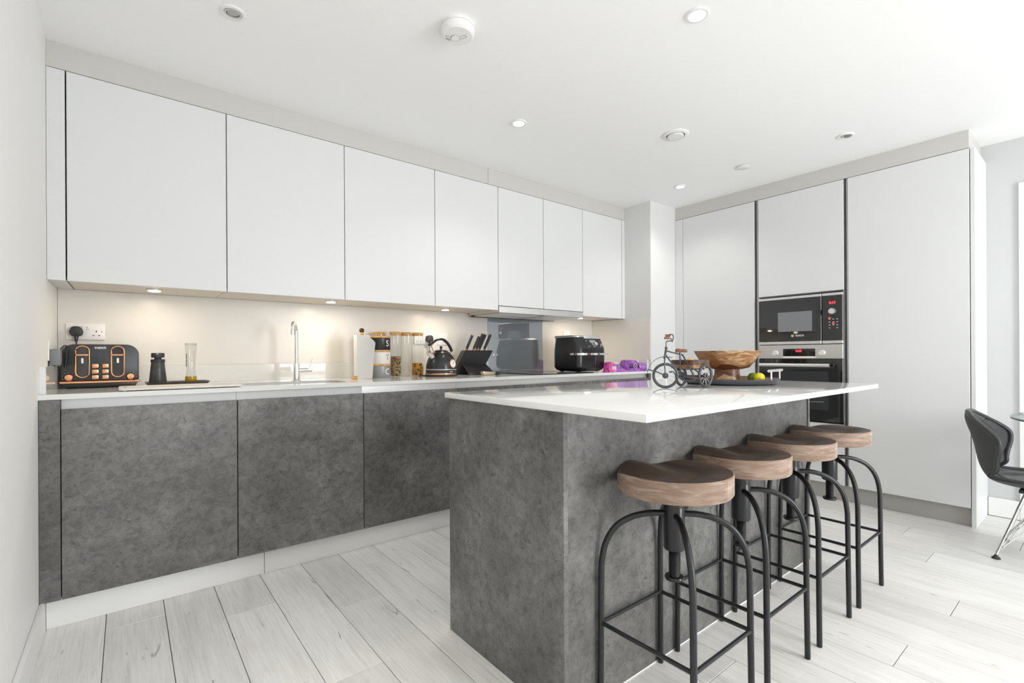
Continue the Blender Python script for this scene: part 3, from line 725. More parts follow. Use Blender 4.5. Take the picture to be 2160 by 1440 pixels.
b = B(); b.tube(spline([(x+.004, y+.004, ZC-.0428), (x+.014, y-.022, ZC-.0425), (x+.024, y-.026, ZC-.0425), (x+.028, y-.018, ZC-.0425), (x+.016, y+.008, ZC-.0428)], 5), .0008, 5); b.out('hush_outline', GREYPR, sd)
b = B(); b.box(x-.034, x-.014, y+.036, y+.041, ZC-.0425, ZC-.0405); b.box(x-.044, x-.036, y+.026, y+.029, ZC-.0425, ZC-.0405); b.box(x-.038, x-.030, y+.020, y+.0225, ZC-.0425, ZC-.0405); b.out('sounder_slots', GREYPR, sd, flat=True)
vt = thing('ceiling_vent', 'round white extract vent on the ceiling between the downlights', 'vent', (2.893, -1.543, ZC))
x, y = 2.893, -1.543
B().lathe([(.078, ZC), (.078, ZC-.004), (.072, ZC-.008), (.056, ZC-.010), (.053, ZC-.001)], (x, y, 0), 48, cap=False).out('outer_ring', SAFETY, vt)
B().lathe([(.054, ZC-.0008), (.0, ZC-.0008)], (x, y, 0), 32).out('throat', CASH, vt)
B().lathe([(.030, ZC-.001), (.048, ZC-.006), (.049, ZC-.012), (.044, ZC-.016), (.0, ZC-.018)], (x, y, 0), 48).out('centre_disc', SAFETY, vt)
tag(B().lathe([(.030, ZC), (.030, ZC-.004), (.046, ZC-.006), (.046, ZC-.009), (.043, ZC-.011), (.0, ZC-.012)], (3.721, -1.559, 0), 40).solo('sprinkler_cover', SAFETY, (3.721, -1.559, ZC)), 'small flat white disc on the ceiling near the tall cabinets', 'ceiling disc')

# ================================================================ sockets and plugs
def socket(x0, x1, z0, z1, label, holes=True, y=-.008):
    t = thing('wall_socket', label, 'socket', ((x0+x1)/2, y, (z0+z1)/2), 0, 'white sockets and switches on the splashback')
    B().box(x0, x1, y-.009, y, z0, z1, .003, 2).out('face_plate', PLWHITE, t)
    if holes:
        xm, zm = (x0+x1)/2, (z0+z1)/2
        for s in (-1, 1):
            B().box(xm+s*.010-.006, xm+s*.010+.006, y-.0125, y-.009, z1-.032, z1-.014, .0015).out('rocker_switch', PLWHITE, t)
        b = B()
        for s in (-1, 1):
            cx = xm+s*(x1-x0)*.27; b.box(cx-.002, cx+.002, y-.0094, y-.009, zm-.003, zm+.006)
            for q in (-1, 1): b.box(cx+q*.011-.0035, cx+q*.011+.0035, y-.0094, y-.009, zm-.021, zm-.017)
        for q in (-1, 1): b.box(xm+q*(x1-x0)*.41-.002, xm+q*(x1-x0)*.41+.002, y-.0094, y-.009, zm-.002, zm+.002)
        b.out('pin_holes', CASH, t, flat=True)
    return t
socket(.030, .178, 1.136, 1.219, 'white double wall socket above the toaster with a black plug')
socket(1.908, 2.066, 1.134, 1.219, 'white double wall socket behind the tall jars with the kettle plug')
s = socket(2.102, 2.19, 1.130, 1.219, 'single white wall switch plate above the kettle handle', False)
B().box(2.128, 2.164, -.020, -.017, 1.15, 1.20, .002).out('rocker_switch', PLWHITE, s)
socket(3.435, 3.525, 1.19, 1.275, 'white socket plate on the splashback behind the air fryer', False)
def plug(x, z, label, cable, y=-.017):
    t = thing('power_plug', label, 'plug', (x, y, z))
    B().prism([(x-.026, z+.004), (x-.020, z+.024), (x-.010, z+.031), (x+.010, z+.031), (x+.020, z+.024), (x+.026, z+.004), (x+.022, z-.012), (x+.012, z-.017), (x-.012, z-.017), (x-.022, z-.012)], 'Y', y-.034, y, .004, 2).out('plug_body', BLKM, t)
    B().cyl((x, y-.02, z-.012), (x, y-.024, z-.045), .0095, .0055, 12).out('strain_relief', BLK, t)
    B().tube(spline([(x, y-.022, z-.035)]+cable, 6), .0035, 8).out('cable', BLK, t)
plug(.070, 1.171, 'black three pin plug in the socket above the toaster', [(.072, -.045, 1.08), (.075, -.05, .98), (.09, -.045, .93), (.13, -.05, .912)])
plug(2.024, 1.170, 'black kettle plug in the socket behind the jars', [(2.008, -.06, 1.09), (1.985, -.10, 1.045), (1.968, -.13, 1.0), (1.99, -.15, .96), (2.0, -.16, .93), (1.93, -.165, .912), (1.85, -.20, .911), (1.838, -.25, .911)])
ad = thing('charger_block', 'grey charger block on the left wall beside the toaster', 'charger', (.0, -.33, 1.05))
B().box(0, .006, -.395, -.305, 1.035, 1.12, .002).out('face_plate', PLWHITE, ad)
B().box(.006, .040, -.385, -.320, 1.0155, 1.085, .004, 2).out('charger_body', M('charger_grey', (.20, .205, .215), .5), ad)
B().tube(spline([(.03, -.322, 1.075), (.045, -.30, 1.10), (.052, -.278, 1.095), (.05, -.272, 1.05), (.046, -.269, 1.0)], 6), .0035, 8).out('cable', BLK, ad)

# ================================================================ toaster
tx0, tx1, tyf, tyb = .030, .309, -.262, -.075
to = thing('toaster', 'charcoal and copper four slice toaster in the worktop corner', 'toaster', ((tx0+tx1)/2, (tyf+tyb)/2, ZW))
prof = []
for r_, cx, a0 in ((.05, tx1-.05, 0), (.05, tx0+.05, PI/2)):
    for i in range(9):
        a = a0+PI/2*i/8; prof.append((cx+.05*math.cos(a), 1.062+.048*math.sin(a)))
body = [(tx0, .94)]+[(tx0, 1.0)]+prof[::-1]+[(tx1, 1.0), (tx1, .94)]
B().prism(body, 'Y', tyf, tyb, .006, 2).out('body', TOAST, to)
B().box(tx0-.004, tx1+.004, tyf-.004, tyb+.004, .930, .940, .002).out('copper_band', COPPER, to)
B().prism([(tx0+.004, .930), (tx1-.004, .930), (tx1-.014, .910), (tx0+.014, .910)], 'Y', tyf+.004, tyb-.004, .002).out('base', BLK, to)
b = B()
for x in (tx0+.03, tx1-.03):
    for y in (tyf+.03, tyb-.03): b.lathe([(.01, ZW), (.01, .912)], (x, y, 0), 12)
b.out('feet', RUBBER, to)
b = B()
for x0 in (.088, .176):
    for y0 in (-.215, -.145): b.box(x0, x0+.076, y0, y0+.028, 1.1085, 1.1104)
b.out('bread_slots', CASH, to, flat=True)
def stad(cx, z0, z1, r, y0, y1):
    p = []
    for i in range(13): a = PI*i/12; p.append((cx+r*math.cos(a), z1-r+r*math.sin(a)))
    for i in range(13): a = PI+PI*i/12; p.append((cx+r*math.cos(a), z0+r+r*math.sin(a)))
    return p
for cx, nm in ((.104, 0), (.230, 1)):
    sp = B().prism(stad(cx, .962, 1.096, .019, 0, 0), 'Y', tyf-.0015, tyf+.001, 0).out('lever_window', BLKGL, to)
    B().tube([(x, tyf-.0015, z) for x, z in stad(cx, .957, 1.101, .0235, 0, 0)], .0036, 8, close=True).out('window_ring', COPPER, to)
    B().box(cx-.023, cx+.023, tyf-.014, tyf-.001, 1.056, 1.064, .002).out('lever', COPPER, to)
    B().box(cx-.004, cx+.004, tyf-.003, tyf-.001, 1.022, 1.045).out('lever_mark', STEELL, to, flat=True)
for cx in (.149, .185):
    for i, z in enumerate((1.009, .983, .957)):
        B().box(cx-.012, cx+.012, tyf-.007, tyf, z-.010, z+.010, .003, 2).out('button', COPPER, to)
for cx in (.058, .277):
    d = B().lathe([(.016, tyf), (.016, tyf-.010), (.013, tyf-.015), (.0, tyf-.016)], (cx, 0, .958), 24, axis='Y').out('browning_dial', COPPER, to)
    b = B()
    for a in range(7):
        an = -.2+a*.6; b.box(cx+.022*math.cos(an)-.0009, cx+.022*math.cos(an)+.0009, tyf-.0006, tyf, .958+.022*math.sin(an)-.0009, .958+.022*math.sin(an)+.0009)
    b.out('dial_marks', CREAMT, to, flat=True)
text('next', .020, 'lettering', CREAMT, to, (.167, tyf-.0005, 1.0945), sx=1.15, bold=.0004)
# chopping board / draining board
bd = thing('chopping_board', 'thin pale board lying flat on the worktop left of the sink', 'board', (.46, -.53, ZW))
b = B(); o_ = rrect(.235, .69, -.655, -.42, .02); hl = rrect(.25, .262, -.58, -.50, .005)
b.merge(slab(o_, hl, ZW+.003, ZW+.012)); b.out('board', STONE, bd)
b = B()
for x in (.27, .655):
    for y in (-.63, -.45): b.lathe([(.008, ZW), (.008, ZW+.0035)], (x, y, 0), 10)
b.out('feet', RUBBER, bd)
# tray + soap + bottle
tr = thing('tray', 'dark narrow tray on the worktop under soap dispenser and bottle', 'tray', (.463, -.28, ZW))
b = B(); b.rings([rr3(.345, .583, -.322, -.215, .02, ZW), rr3(.330, .598, -.335, -.20, .025, ZW+.019), rr3(.334, .594, -.331, -.204, .024, ZW+.020), rr3(.348, .580, -.318, -.218, .02, ZW+.006)]); b.out('dish', DKMARB, tr)
sp = thing('soap_dispenser', 'dark stone soap dispenser with round pump cap on the tray', 'soap dispenser', (.383, -.27, ZW+.006))
z0 = ZW+.006
B().lathe([(.0, z0), (.036, z0), (.0375, z0+.004), (.0275, 1.018), (.0265, 1.022)], (.383, -.27, 0), 36).out('body', DKMARB, sp)
B().lathe([(.029, 1.022), (.029, 1.036), (.027, 1.038), (.015, 1.038), (.015, 1.046)], (.383, -.27, 0), 32).out('collar', BLKM, sp)
B().lathe([(.026, 1.046), (.027, 1.048), (.027, 1.066), (.025, 1.069), (.0, 1.069)], (.383, -.27, 0), 32).out('pump_cap', BLKM, sp)
B().box(.375, .384, -.298, -.295, 1.0625, 1.0655).out('pump_spout', STEELL, sp, flat=True)
bo = thing('detergent_bottle', 'clear waisted bottle with yellow liquid and red base on the tray', 'bottle', (.52, -.26, ZW+.006))
B().lathe([(.0255, z0+.0145), (.0265, z0+.018), (.0265, z0+.028), (.0205, z0+.060), (.019, z0+.075), (.022, 1.06), (.0265, 1.108), (.0272, 1.118), (.0255, 1.119), (.0242, 1.108)], (.52, -.26, 0), 36, cap=False).out('bottle_wall', thin_glass('bottle_plastic', (.90, .905, .89), .3), bo)
B().lathe([(.0, z0+.0146), (.0245, z0+.015), (.0255, z0+.019), (.0245, z0+.037), (.0, z0+.0375)], (.52, -.26, 0), 30).out('liquid', OIL, bo)
B().lathe([(.0, z0), (.0245, z0), (.0252, z0+.014), (.0, z0+.0142)], (.52, -.26, 0), 30).out('base', RED, bo)
b = B()
for k in range(7): b.box(.4985-.002, .501-.0005+.001, -.284, -.2825, 1.0+k*.0095, 1.0065+k*.0095)
b.out('print', [DARKPR], bo, flat=True)

# tap
tp = thing('mixer_tap', 'tall chrome kitchen mixer tap behind the sink', 'tap', (1.033, -.25, ZW))
B().lathe([(.024, ZW), (.024, ZW+.004), (.0165, ZW+.007), (.0165, ZW+.10), (.0155, ZW+.103), (.010, ZW+.103)], (1.033, -.25, 0), 28).out('body', CHROME, tp)
B().tube([(1.033, -.25, 1.0)]+spline([(1.033, -.25, 1.19), (1.032, -.252, 1.205), (1.024, -.268, 1.224), (1.010, -.30, 1.235), (.998, -.33, 1.238), (.988, -.355, 1.232), (.984, -.368, 1.215), (.983, -.370, 1.19)], 6), .0095, 14).out('spout', CHROME, tp)
B().cyl((.983, -.370, 1.192), (.983, -.370, 1.168), .0115, n=18).out('aerator', CHROME, tp)
B().cyl((1.045, -.25, .968), (1.105, -.25, .968), .0125, n=20).out('valve_arm', CHROME, tp)
B().cyl((1.086, -.25, .968), (1.116, -.25, .968), .0145, n=20).out('valve_cap', CHROME, tp)
B().tube([(1.102, -.25, .978), (1.110, -.25, 1.005), (1.121, -.25, 1.036)], [.0032, .003, .0036], 8).out('lever', CHROME, tp)

# paper towel
pt = thing('paper_towel_holder', 'wooden kitchen roll holder with white paper towel and black knob', 'kitchen roll', (1.414, -.272, ZW))
px, py = 1.414, -.272
B().lathe([(.0, ZW), (.061, ZW), (.0625, ZW+.004), (.059, ZW+.016), (.0, ZW+.017)], (px, py, 0), 40).out('base', BAMBOO, pt)
B().lathe([(.008, ZW+.016), (.008, 1.185), (.012, 1.187), (.012, 1.197)], (px, py, 0), 16).out('post', BAMBOO, pt)
B().sphere((px, py, 1.209), .0155).out('knob', BLK, pt)
B().lathe([(.02, ZW+.018), (.048, ZW+.018), (.048, 1.178), (.02, 1.178)], (px, py, 0), 40).out('paper_roll', PAPER, pt)
def sheet(u, v):
    z = 1.178-v*(.272-.004*u)
    w = .118*u*(1 if v < .25 else 1)
    top_cut = .0
    x = px-.049+u*(.116-.026*v)
    y = py-.049-.012*math.sin(u*2.4)*(.4+v)-.006*v
    c = max(0, u-.3)/.7; z -= .045*c*c*(1-v)**2
    return (x, y, z)
b = B(); b.grid(sheet, 16, 24); r = bmesh.ops.solidify(b.bm, geom=b.bm.faces[:], thickness=.0012); b.out('loose_sheet', PAPER, pt)

# canisters
def canister(z, body, letter, lm, label, font=.055):
    t = thing('canister', label, 'canister', (1.552, -.225, z), 0, 'stacked lettered storage canisters')
    x, y = 1.552, -.225
    B().lathe([(.0, z), (.066, z), (.0675, z+.003), (.0675, z+.076), (.064, z+.078), (.0, z+.078)], (x, y, 0), 48).out('body', body, t)
    B().lathe([(.0, z+.078), (.068, z+.078), (.0685, z+.080), (.0685, z+.088), (.067, z+.0898), (.0, z+.0898)], (x, y, 0), 48).out('lid', BAMBOO, t)
    # letter wrapped on the drum
    cu = bpy.data.curves.new('t', 'FONT'); cu.body = letter; cu.size = font; cu.align_x = 'CENTER'; cu.align_y = 'CENTER'; cu.offset = .0002
    o = bpy.data.objects.new('t', cu); COL.objects.link(o); bpy.context.view_layer.update()
    me = bpy.data.meshes.new_from_object(o.evaluated_get(bpy.context.evaluated_depsgraph_get())); bpy.data.objects.remove(o)
    b = B(); b.bm.from_mesh(me); bpy.data.meshes.remove(me)
    bmesh.ops.triangulate(b.bm, faces=b.bm.faces[:]); bmesh.ops.subdivide_edges(b.bm, edges=b.bm.edges[:], cuts=5, use_grid_fill=True)
    a0 = math.radians(-68)
    for v in b.bm.verts:
        a = a0+v.co.x/.0678; v.co = Vector((x+.0682*math.cos(a), y+.0682*math.sin(a), z+.040+v.co.y))
    b.out('letter', lm, t, flat=True)
canister(ZW, GREYT, 'C', CREAMT, 'grey canister lettered C, bottom of the stack')
canister(ZW+.0905, CREAM, 'T', GREYPR, 'cream canister lettered T, middle of the stack')
canister(ZW+.181, BLK, 'S', CREAMT, 'black canister lettered S, top of the stack')

# jars
def jar(x, y, label, R=.041, h=.305):
    t = thing('storage_jar', label, 'jar', (x, y, ZW), 0, 'tall clear storage jars')
    B().lathe([(.0, ZW+.001), (R-.002, ZW+.001), (R, ZW+.004), (R, ZW+h-.014)], (x, y, 0), 40, cap=False).out('glass', GLASS, t)
    B().lathe([(R-.004, ZW+h-.022), (R-.004, ZW+h-.012), (R+.001, ZW+h-.011), (R+.001, ZW+h-.002), (R-.001, ZW+h), (.0, ZW+h)], (x, y, 0), 40).out('lid', BAMBOO, t)
    return t
def pasta(x, y, zt, mat, label, n, ln, rr, R=.036):
    rnd = random.Random(int(x*1000)); b = B()
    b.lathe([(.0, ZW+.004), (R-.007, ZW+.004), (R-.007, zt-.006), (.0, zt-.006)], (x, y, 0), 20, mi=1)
    for k in range(n):
        a = rnd.random()*2*PI; z = ZW+.006+rnd.random()*(zt-ZW-.010); rad = R-.004
        if k < n*.15: rad = rnd.random()*R*.9; z = zt-.005
        c = Vector((x+rad*math.cos(a), y+rad*math.sin(a), z)); tn = Vector((-math.sin(a), math.cos(a), 0)); th = rnd.random()*PI
        d = (tn*math.cos(th)+Vector((0, 0, 1))*math.sin(th)*.9)*ln/2
        q0 = c-d; q1 = c+d; q0.z = max(q0.z, ZW+.005); q1.z = max(q1.z, ZW+.005)
        b.cyl(q0, q1, rr, n=6)
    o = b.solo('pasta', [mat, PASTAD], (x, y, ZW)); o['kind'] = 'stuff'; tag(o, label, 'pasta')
jar(1.697, -.155, 'tall clear jar half full of brown pasta, right of the canisters')
pasta(1.697, -.155, 1.045, PASTA, 'brown wholemeal pasta inside the jar beside the canisters', 240, .018, .0032)
jar(1.783, -.145, 'empty tall clear jar in the middle of the three jars')
jar(1.872, -.135, 'tall clear jar with a little golden pasta, next to the kettle plug', .043)
pasta(1.872, -.135, .995, PASTA2, 'golden curly pasta in the bottom of the jar nearest the kettle', 110, .024, .0042, .038)
jar(1.612, -.085, 'clear jar mostly hidden behind the stacked canisters')

# kettle
ke = thing('kettle', 'black dome kettle with copper trim and temperature gauge', 'kettle', (1.966, -.30, ZW))
kx, ky = 1.966, -.30
B().lathe([(.0, ZW), (.112, ZW), (.115, ZW+.004), (.113, ZW+.011), (.0, ZW+.013)], (kx, ky, 0), 48).out('power_base', BLK, ke)
B().lathe([(.108, ZW+.013), (.109, ZW+.016), (.108, ZW+.022), (.106, ZW+.023)], (kx, ky, 0), 48).out('copper_ring', COPPER, ke)
B().lathe([(.105, ZW+.022), (.105, ZW+.044)], (kx, ky, 0), 48).out('lower_band', BLKM, ke)
B().lathe([(.105, ZW+.044), (.1075, ZW+.046), (.1075, ZW+.049), (.105, ZW+.051)], (kx, ky, 0), 48).out('steel_ring', STEELL, ke)
dome = [(.104, ZW+.051)]
for i in range(1, 12):
    a = PI/2*i/12; dome.append((.104*math.cos(a)**.85, ZW+.051+.130*math.sin(a)))
dome.append((.012, ZW+.182))
B().lathe(dome, (kx, ky, 0), 48).out('body', KETB, ke)
B().lathe([(.045, ZW+.1735), (.046, ZW+.176), (.030, ZW+.182), (.006, ZW+.185), (.005, ZW+.190)], (kx, ky, 0), 32).out('lid', TOAST, ke)
B().sphere((kx, ky, ZW+.199), .0105).out('lid_knob', BLK, ke)
dl = Vector((-.80, -.60, 0)).normalized(); dl = Vector((-.97, -.24, 0)).normalized()
p = Vector((kx, ky, 0))
def kp(r, z): return p+dl*r+Vector((0, 0, z))
B().tube([kp(.070, ZW+.128), kp(.10, ZW+.150), kp(.116, ZW+.166)], [.021, .0175, .017], 20).out('spout', CHROME, ke)
B().tube(spline([kp(.112, ZW+.214), kp(.085, ZW+.226), kp(.04, ZW+.250), kp(-.01, ZW+.256), kp(-.055, ZW+.236), kp(-.09, ZW+.200), kp(-.104, ZW+.172)], 6), [.0085]*20+[.0105]*17, 12).out('handle', BLK, ke)
B().tube([kp(.062, ZW+.150), kp(.078, ZW+.185), kp(.096, ZW+.222)], .004, 8).out('handle_bracket', COPPER, ke)
B().tube([kp(-.070, ZW+.146), kp(-.088, ZW+.162), kp(-.10, ZW+.176)], .004, 8).out('handle_bracket', COPPER, ke)
gd = Vector((.32, -.947, 0)).normalized()
def gp(r, z, s=0): return p+gd*r+Vector((0, 0, z))+Vector((-gd.y, gd.x, 0))*s
B().tube([gp(.085, ZW+.085), gp(.106, ZW+.088)], .031, 28).out('gauge_bezel', COPPER, ke)
B().tube([gp(.1062, ZW+.088), gp(.108, ZW+.0882)], [.0255, .024], 28).out('gauge_face', PLWHITE, ke)
B().tube([gp(.1085, ZW+.086), gp(.1086, ZW+.102, .006)], .0013, 6).out('gauge_needle', DARKPR, ke)
text('SWAN', .011, 'lettering', CREAMT, ke, (kx+.045, ky-.0985, ZW+.033), Matrix.Rotation(.45, 3, 'Z') @ FACE_Y) if False else None
b = B()
for k in range(4): q = gp(.1056, ZW+.0325, -.028+k*.007); b.box(q.x-.0022, q.x+.0022, q.y-.0006, q.y+.001, q.z-.0022, q.z+.0022)
b.out('print_marks', CREAMT, ke, flat=True)

# knife block and knives
kb = thing('knife_block', 'black slanted knife block with front ledge beside the hob', 'knife block', (2.30, -.22, ZW))
def kslab(y0, dy):     # slanted slab as sheared box: leans back to the right
    return None
t = bmesh.new()
x0, x1 = 2.145, 2.405; lean = .058
P = []
for z, dx, yb_, yf_ in ((ZW, 0, -.10, -.17), (1.088, lean, -.185, -.255)):
    P.append([(x0+dx, yf_, z), (x1+dx-.012, yf_, z), (x1+dx-.012, yb_+.0, z), (x0+dx, yb_, z)])
vs = [[t.verts.new(q) for q in r] for r in P]
t.faces.new(vs[0][::-1]); t.faces.new(vs[1])
for i in range(4): t.faces.new((vs[0][i], vs[0][(i+1) % 4], vs[1][(i+1) % 4], vs[1][i]))
bmesh.ops.recalc_face_normals(t, faces=t.faces); bmesh.ops.bevel(t, geom=t.edges[:], offset=.005, segments=2, affect='EDGES')
B().merge(t).out('block', BLKM, kb)
B().prism([(-.232, .975), (-.222, .985), (-.325, ZW+.014), (-.325, ZW), (-.31, ZW)], 'X', 2.19, 2.405, .002).out('front_ledge', BLK, kb)
def knife(x, zt, ln, r, label):
    a = Vector((x, -.219, 1.089)); tl = Vector((.27, -.30, .9)).normalized()
    t = thing('kitchen_knife', label, 'knife', tuple(a), 0, 'knives standing in the black knife block')
    B().tube([a-tl*.002, a+tl*.012], r*.95, 14).out('bolster', COPPER, t)
    B().tube([a+tl*.012, a+tl*.02, a+tl*(ln-.008), a+tl*(ln-.004)], [r*.9, r, r*1.08, r*1.0], 14).out('handle', BLKM, t)
    B().tube([a+tl*(ln-.004), a+tl*ln], [r*.98, r*.8], 14).out('end_cap', COPPER, t)
for i, (x, ln, r, lb) in enumerate(((2.225, .124, .0098, 'leftmost black handled knife, standing apart in the knife block'), (2.287, .116, .0085, 'second black handled knife from the left in the knife block'), (2.313, .138, .0105, 'tallest black handled knife, in the middle of the knife block'), (2.340, .132, .0098, 'black handled knife just right of the tallest one in the block'), (2.386, .134, .0105, 'rightmost black handled knife, standing apart in the knife block'))):
    knife(x, 0, ln, r, lb)
sh = thing('knife_sharpener', 'small black and brass gadget lying in front of the knife block', 'sharpener', (2.31, -.40, ZW))
B().prism([(2.245, ZW), (2.34, ZW), (2.348, ZW+.024), (2.232, ZW+.030)], 'Y', -.425, -.385, .004).out('brass_body', M('pale_brass', (.50, .42, .31), .3, metal=.8), sh)
B().sphere((2.372, -.405, ZW+.013), .030, (1, .7, .43)).out('black_grip', BLK, sh)

# air fryer
af = thing('air_fryer', 'large black dual drawer air fryer with steel handle on the worktop', 'air fryer', (3.22, -.42, ZW))
ax0, ax1, ayf, ayb = 3.055, 3.385, -.575, -.265
zf = ZW+.016
def rrz(z, dx=0, dyf=0, r=.045): return rr3(ax0+dx, ax1-dx, ayf+dyf, ayb-dx, r, z)
b = B(); b.rings([rrz(zf-.006, .03, .03), rrz(zf+.006, .012, .012), rrz(zf+.028, 0, 0), rrz(zf+.14, 0, 0), rrz(1.10, .001, .002), rrz(1.115, .003, .006), rrz(1.188, .008, .040)]); b.out('body', M('fryer_black', (.022, .022, .024), .22), af)
b = B(); b.rings([rrz(1.188, .006, .040), rrz(1.192, .0, .034), rrz(1.200, .0, .034), rrz(1.208, .006, .042)]); b.out('lid_top', M('fryer_silver', (.5, .51, .52), .3, metal=.8), af)
B().prism([(ax0+.085, 1.206), (ax1-.02, 1.206), (ax1-.025, 1.181), (ax0+.092, 1.181)], 'Y', ayf+.031, ayf+.045, .001).out('top_badge', STEELL, af)
sl = math.atan2(.034, .073)
def cpanel(x, z): return (x, ayf+.006+(z-1.115)*(.034/.073)-.001, z)
b = B(); q = [cpanel(3.205, 1.170), cpanel(3.275, 1.170), cpanel(3.275, 1.150), cpanel(3.205, 1.150)]; b.bm.faces.new([b.bm.verts.new(v) for v in q]); b.out('display', M('lcd_grey', (.33, .34, .35), .2), af, flat=True)
c0 = Vector(cpanel(3.265, 1.137)); nn = Vector((0, -.9, .42)).normalized()
B().tube([c0, c0+nn*.012], [.017, .015], 20).out('dial', STEELL, af)
for dz in (0, .011): 
    b = B(); b.tube([Vector(cpanel(3.322, 1.138-dz)), Vector(cpanel(3.345, 1.138-dz))], .0042, 8); b.out('button', STEELL, af)
b = B()
for k in range(4): b.box(3.222+k*.002, 3.238+k*.002, cpanel(0, 1.148-k*.006)[1]-.0006, cpanel(0, 1.148-k*.006)[1], 1.147-k*.006, 1.1495-k*.006)
b.box(3.17, 3.19, cpanel(0, 1.118)[1]-.001, cpanel(0, 1.118)[1], 1.117, 1.1195); b.box(3.23, 3.255, cpanel(0, 1.118)[1]-.001, cpanel(0, 1.118)[1], 1.117, 1.1195); b.box(3.31, 3.325, cpanel(0, 1.118)[1]-.001, cpanel(0, 1.118)[1], 1.117, 1.1195); b.box(3.165, 3.172, cpanel(0, 1.165)[1]-.001, cpanel(0, 1.165)[1], 1.160, 1.168)
b.out('print_marks', CREAMT, af, flat=True)
B().box(3.327, 3.332, cpanel(0, 1.165)[1]-.001, cpanel(0, 1.165)[1], 1.160, 1.168).out('lit_indicator', M('pink_led', (.8, .1, .2), .4, emit=.6), af, flat=True)
b = B(); b.box(ax0+.05, ax1-.05, ayf-.001, ayf+.002, 1.0775, 1.0795); b.out('drawer_gap', CASH, af, flat=True)
b = B(); b.box(3.247, 3.249, ayf-.0008, ayf+.002, .965, 1.045); b.out('drawer_divider', STEEL, af, flat=True)
hp = [(ax0-.012, ayf+.085, 1.056), (ax0-.012, ayf+.04, 1.056), (ax0+.004, ayf-.006, 1.056), (ax0+.05, ayf-.026, 1.056), (ax1-.05, ayf-.026, 1.056), (ax1+.006, ayf-.012, 1.056), (ax1+.028, ayf+.01, 1.056)]
sp_ = spline(hp, 6)
rings = []
for i, q in enumerate(sp_):
    tq = (sp_[min(i+1, len(sp_)-1)]-sp_[max(i-1, 0)]).normalized(); nq = Vector((-tq.y, tq.x, 0))
    rings.append([q+nq*a+Vector((0, 0, c)) for a, c in ((-.005, -.008), (.005, -.008), (.005, .008), (-.005, .008))])
B().rings(rings).out('handle', CHROME, af)
b = B()
for x in (ax0+.06, ax1-.06):
    for y in (ayf+.06, ayb-.06): b.lathe([(.016, ZW+.0065), (.016, zf-.004)], (x, y, 0), 14)
b.out('feet', RUBBER, af)

# snack packets
def packet(x0, x1, y0, y1, h, mat, label, seed, name='snack_packet', parts=None):
    cx, cyy = (x0+x1)/2, (y0+y1)/2
    t = thing(name, label, 'packet', (cx, cyy, ZW), 0, 'open snack packets by the air fryer')
    def top(u, v):
        e = (math.sin(PI*u)*math.sin(PI*v))**.45 if 0 < u < 1 and 0 < v < 1 else 0
        n = mnoise.noise(Vector((u*4+seed, v*3, seed)))*.45+abs(mnoise.noise(Vector((u*8, v*6+seed, 1))))*.9-.2
        return (x0+(x1-x0)*u+.006*mnoise.noise(Vector((v*6, seed, u*3))), y0+(y1-y0)*v, ZW+.0006+max(0, h*e*(1+n)))
    b = B(); b.grid(top, 34, 20); b.out('wrapper', mat, t, angle=25)
    return t
def wrap_box(t, x0, x1, y0, y1, z1, mat, nm, lean=0):
    bm = bmesh.new(); bmesh.ops.create_cube(bm, size=1); bmesh.ops.subdivide_edges(bm, edges=bm.edges[:], cuts=9, use_grid_fill=True)
    for v in bm.verts:
        r = max(abs(v.co.x), abs(v.co.y), abs(v.co.z))*2; q = v.co.normalized()*.62
        c = v.co.lerp(q, .08); sd = Vector((x0*31, y0*17, z1*13))
        n = mnoise.noise(c*2.2+sd)*.20+abs(mnoise.noise(c*4+sd))*.12
        sx_, sy_, sz_ = c.x*(1+n), c.y*(1+n*.6), c.z*(1+n)
        v.co = Vector((x0+(x1-x0)*(sx_+.5)+lean*(sz_+.5), y0+(y1-y0)*(sy_+.5), ZW+.001+(z1-ZW)*max(0, sz_+.5)))
    return B().merge(bm).out(nm, mat, t, angle=28)
p1 = packet(3.31, 3.402, -.672, -.585, .034, PINK, 'crumpled pink and cream packet right beside the air fryer', 3.1)
wrap_box(p1, 3.318, 3.372, -.652, -.592, .985, PINK, 'torn_top', .01)
wrap_box(p1, 3.348, 3.398, -.662, -.60, .953, CREAMF, 'inner_foil', .005)
p2 = packet(3.41, 3.55, -.655, -.56, .030, PURPLE, 'small flattened purple packet in the middle of the row', 5.7)
wrap_box(p2, 3.405, 3.47, -.64, -.58, .968, PURPLE, 'rolled_end', .0)
wrap_box(p2, 3.43, 3.50, -.60, -.55, .984, CREAMF, 'inner_foil', .0)
p3 = packet(3.55, 3.80, -.66, -.52, .040, PURPLE, 'large bright purple open packet next to the pier', 9.3)
wrap_box(p3, 3.572, 3.70, -.648, -.56, .998, PURPLE, 'folded_front')
wrap_box(p3, 3.69, 3.76, -.60, -.54, 1.0, CREAMF, 'inner_foil', .02)
b = B(); b.tube([(3.742, -.62, ZW+.038), (3.80, -.652, ZW+.036)], .035, 18); b.out('rolled_end', PURPLE, p3)
B().lathe([(.021, -.6600), (.021, -.6625), (.0, -.6625)], (3.655, 0, .953), 24, axis='Y').out('emblem_ring', CREAMT, p3)
B().lathe([(.0175, -.6626), (.0175, -.6634), (.0, -.6634)], (3.655, 0, .953), 24, axis='Y').out('emblem', DKPURP, p3)
B().lathe([(.008, -.6635), (.008, -.664), (.0, -.664)], (3.655, 0, .953), 5, axis='Y').out('emblem_mark', M('gold_print', (.7, .5, .1), .3), p3)
b = B(); b.box(3.588, 3.622, -.6605, -.659, .935, .957); b.box(3.588, 3.622, -.6605, -.659, .963, .973); b.out('printed_panel', DKPURP, p3, flat=True)

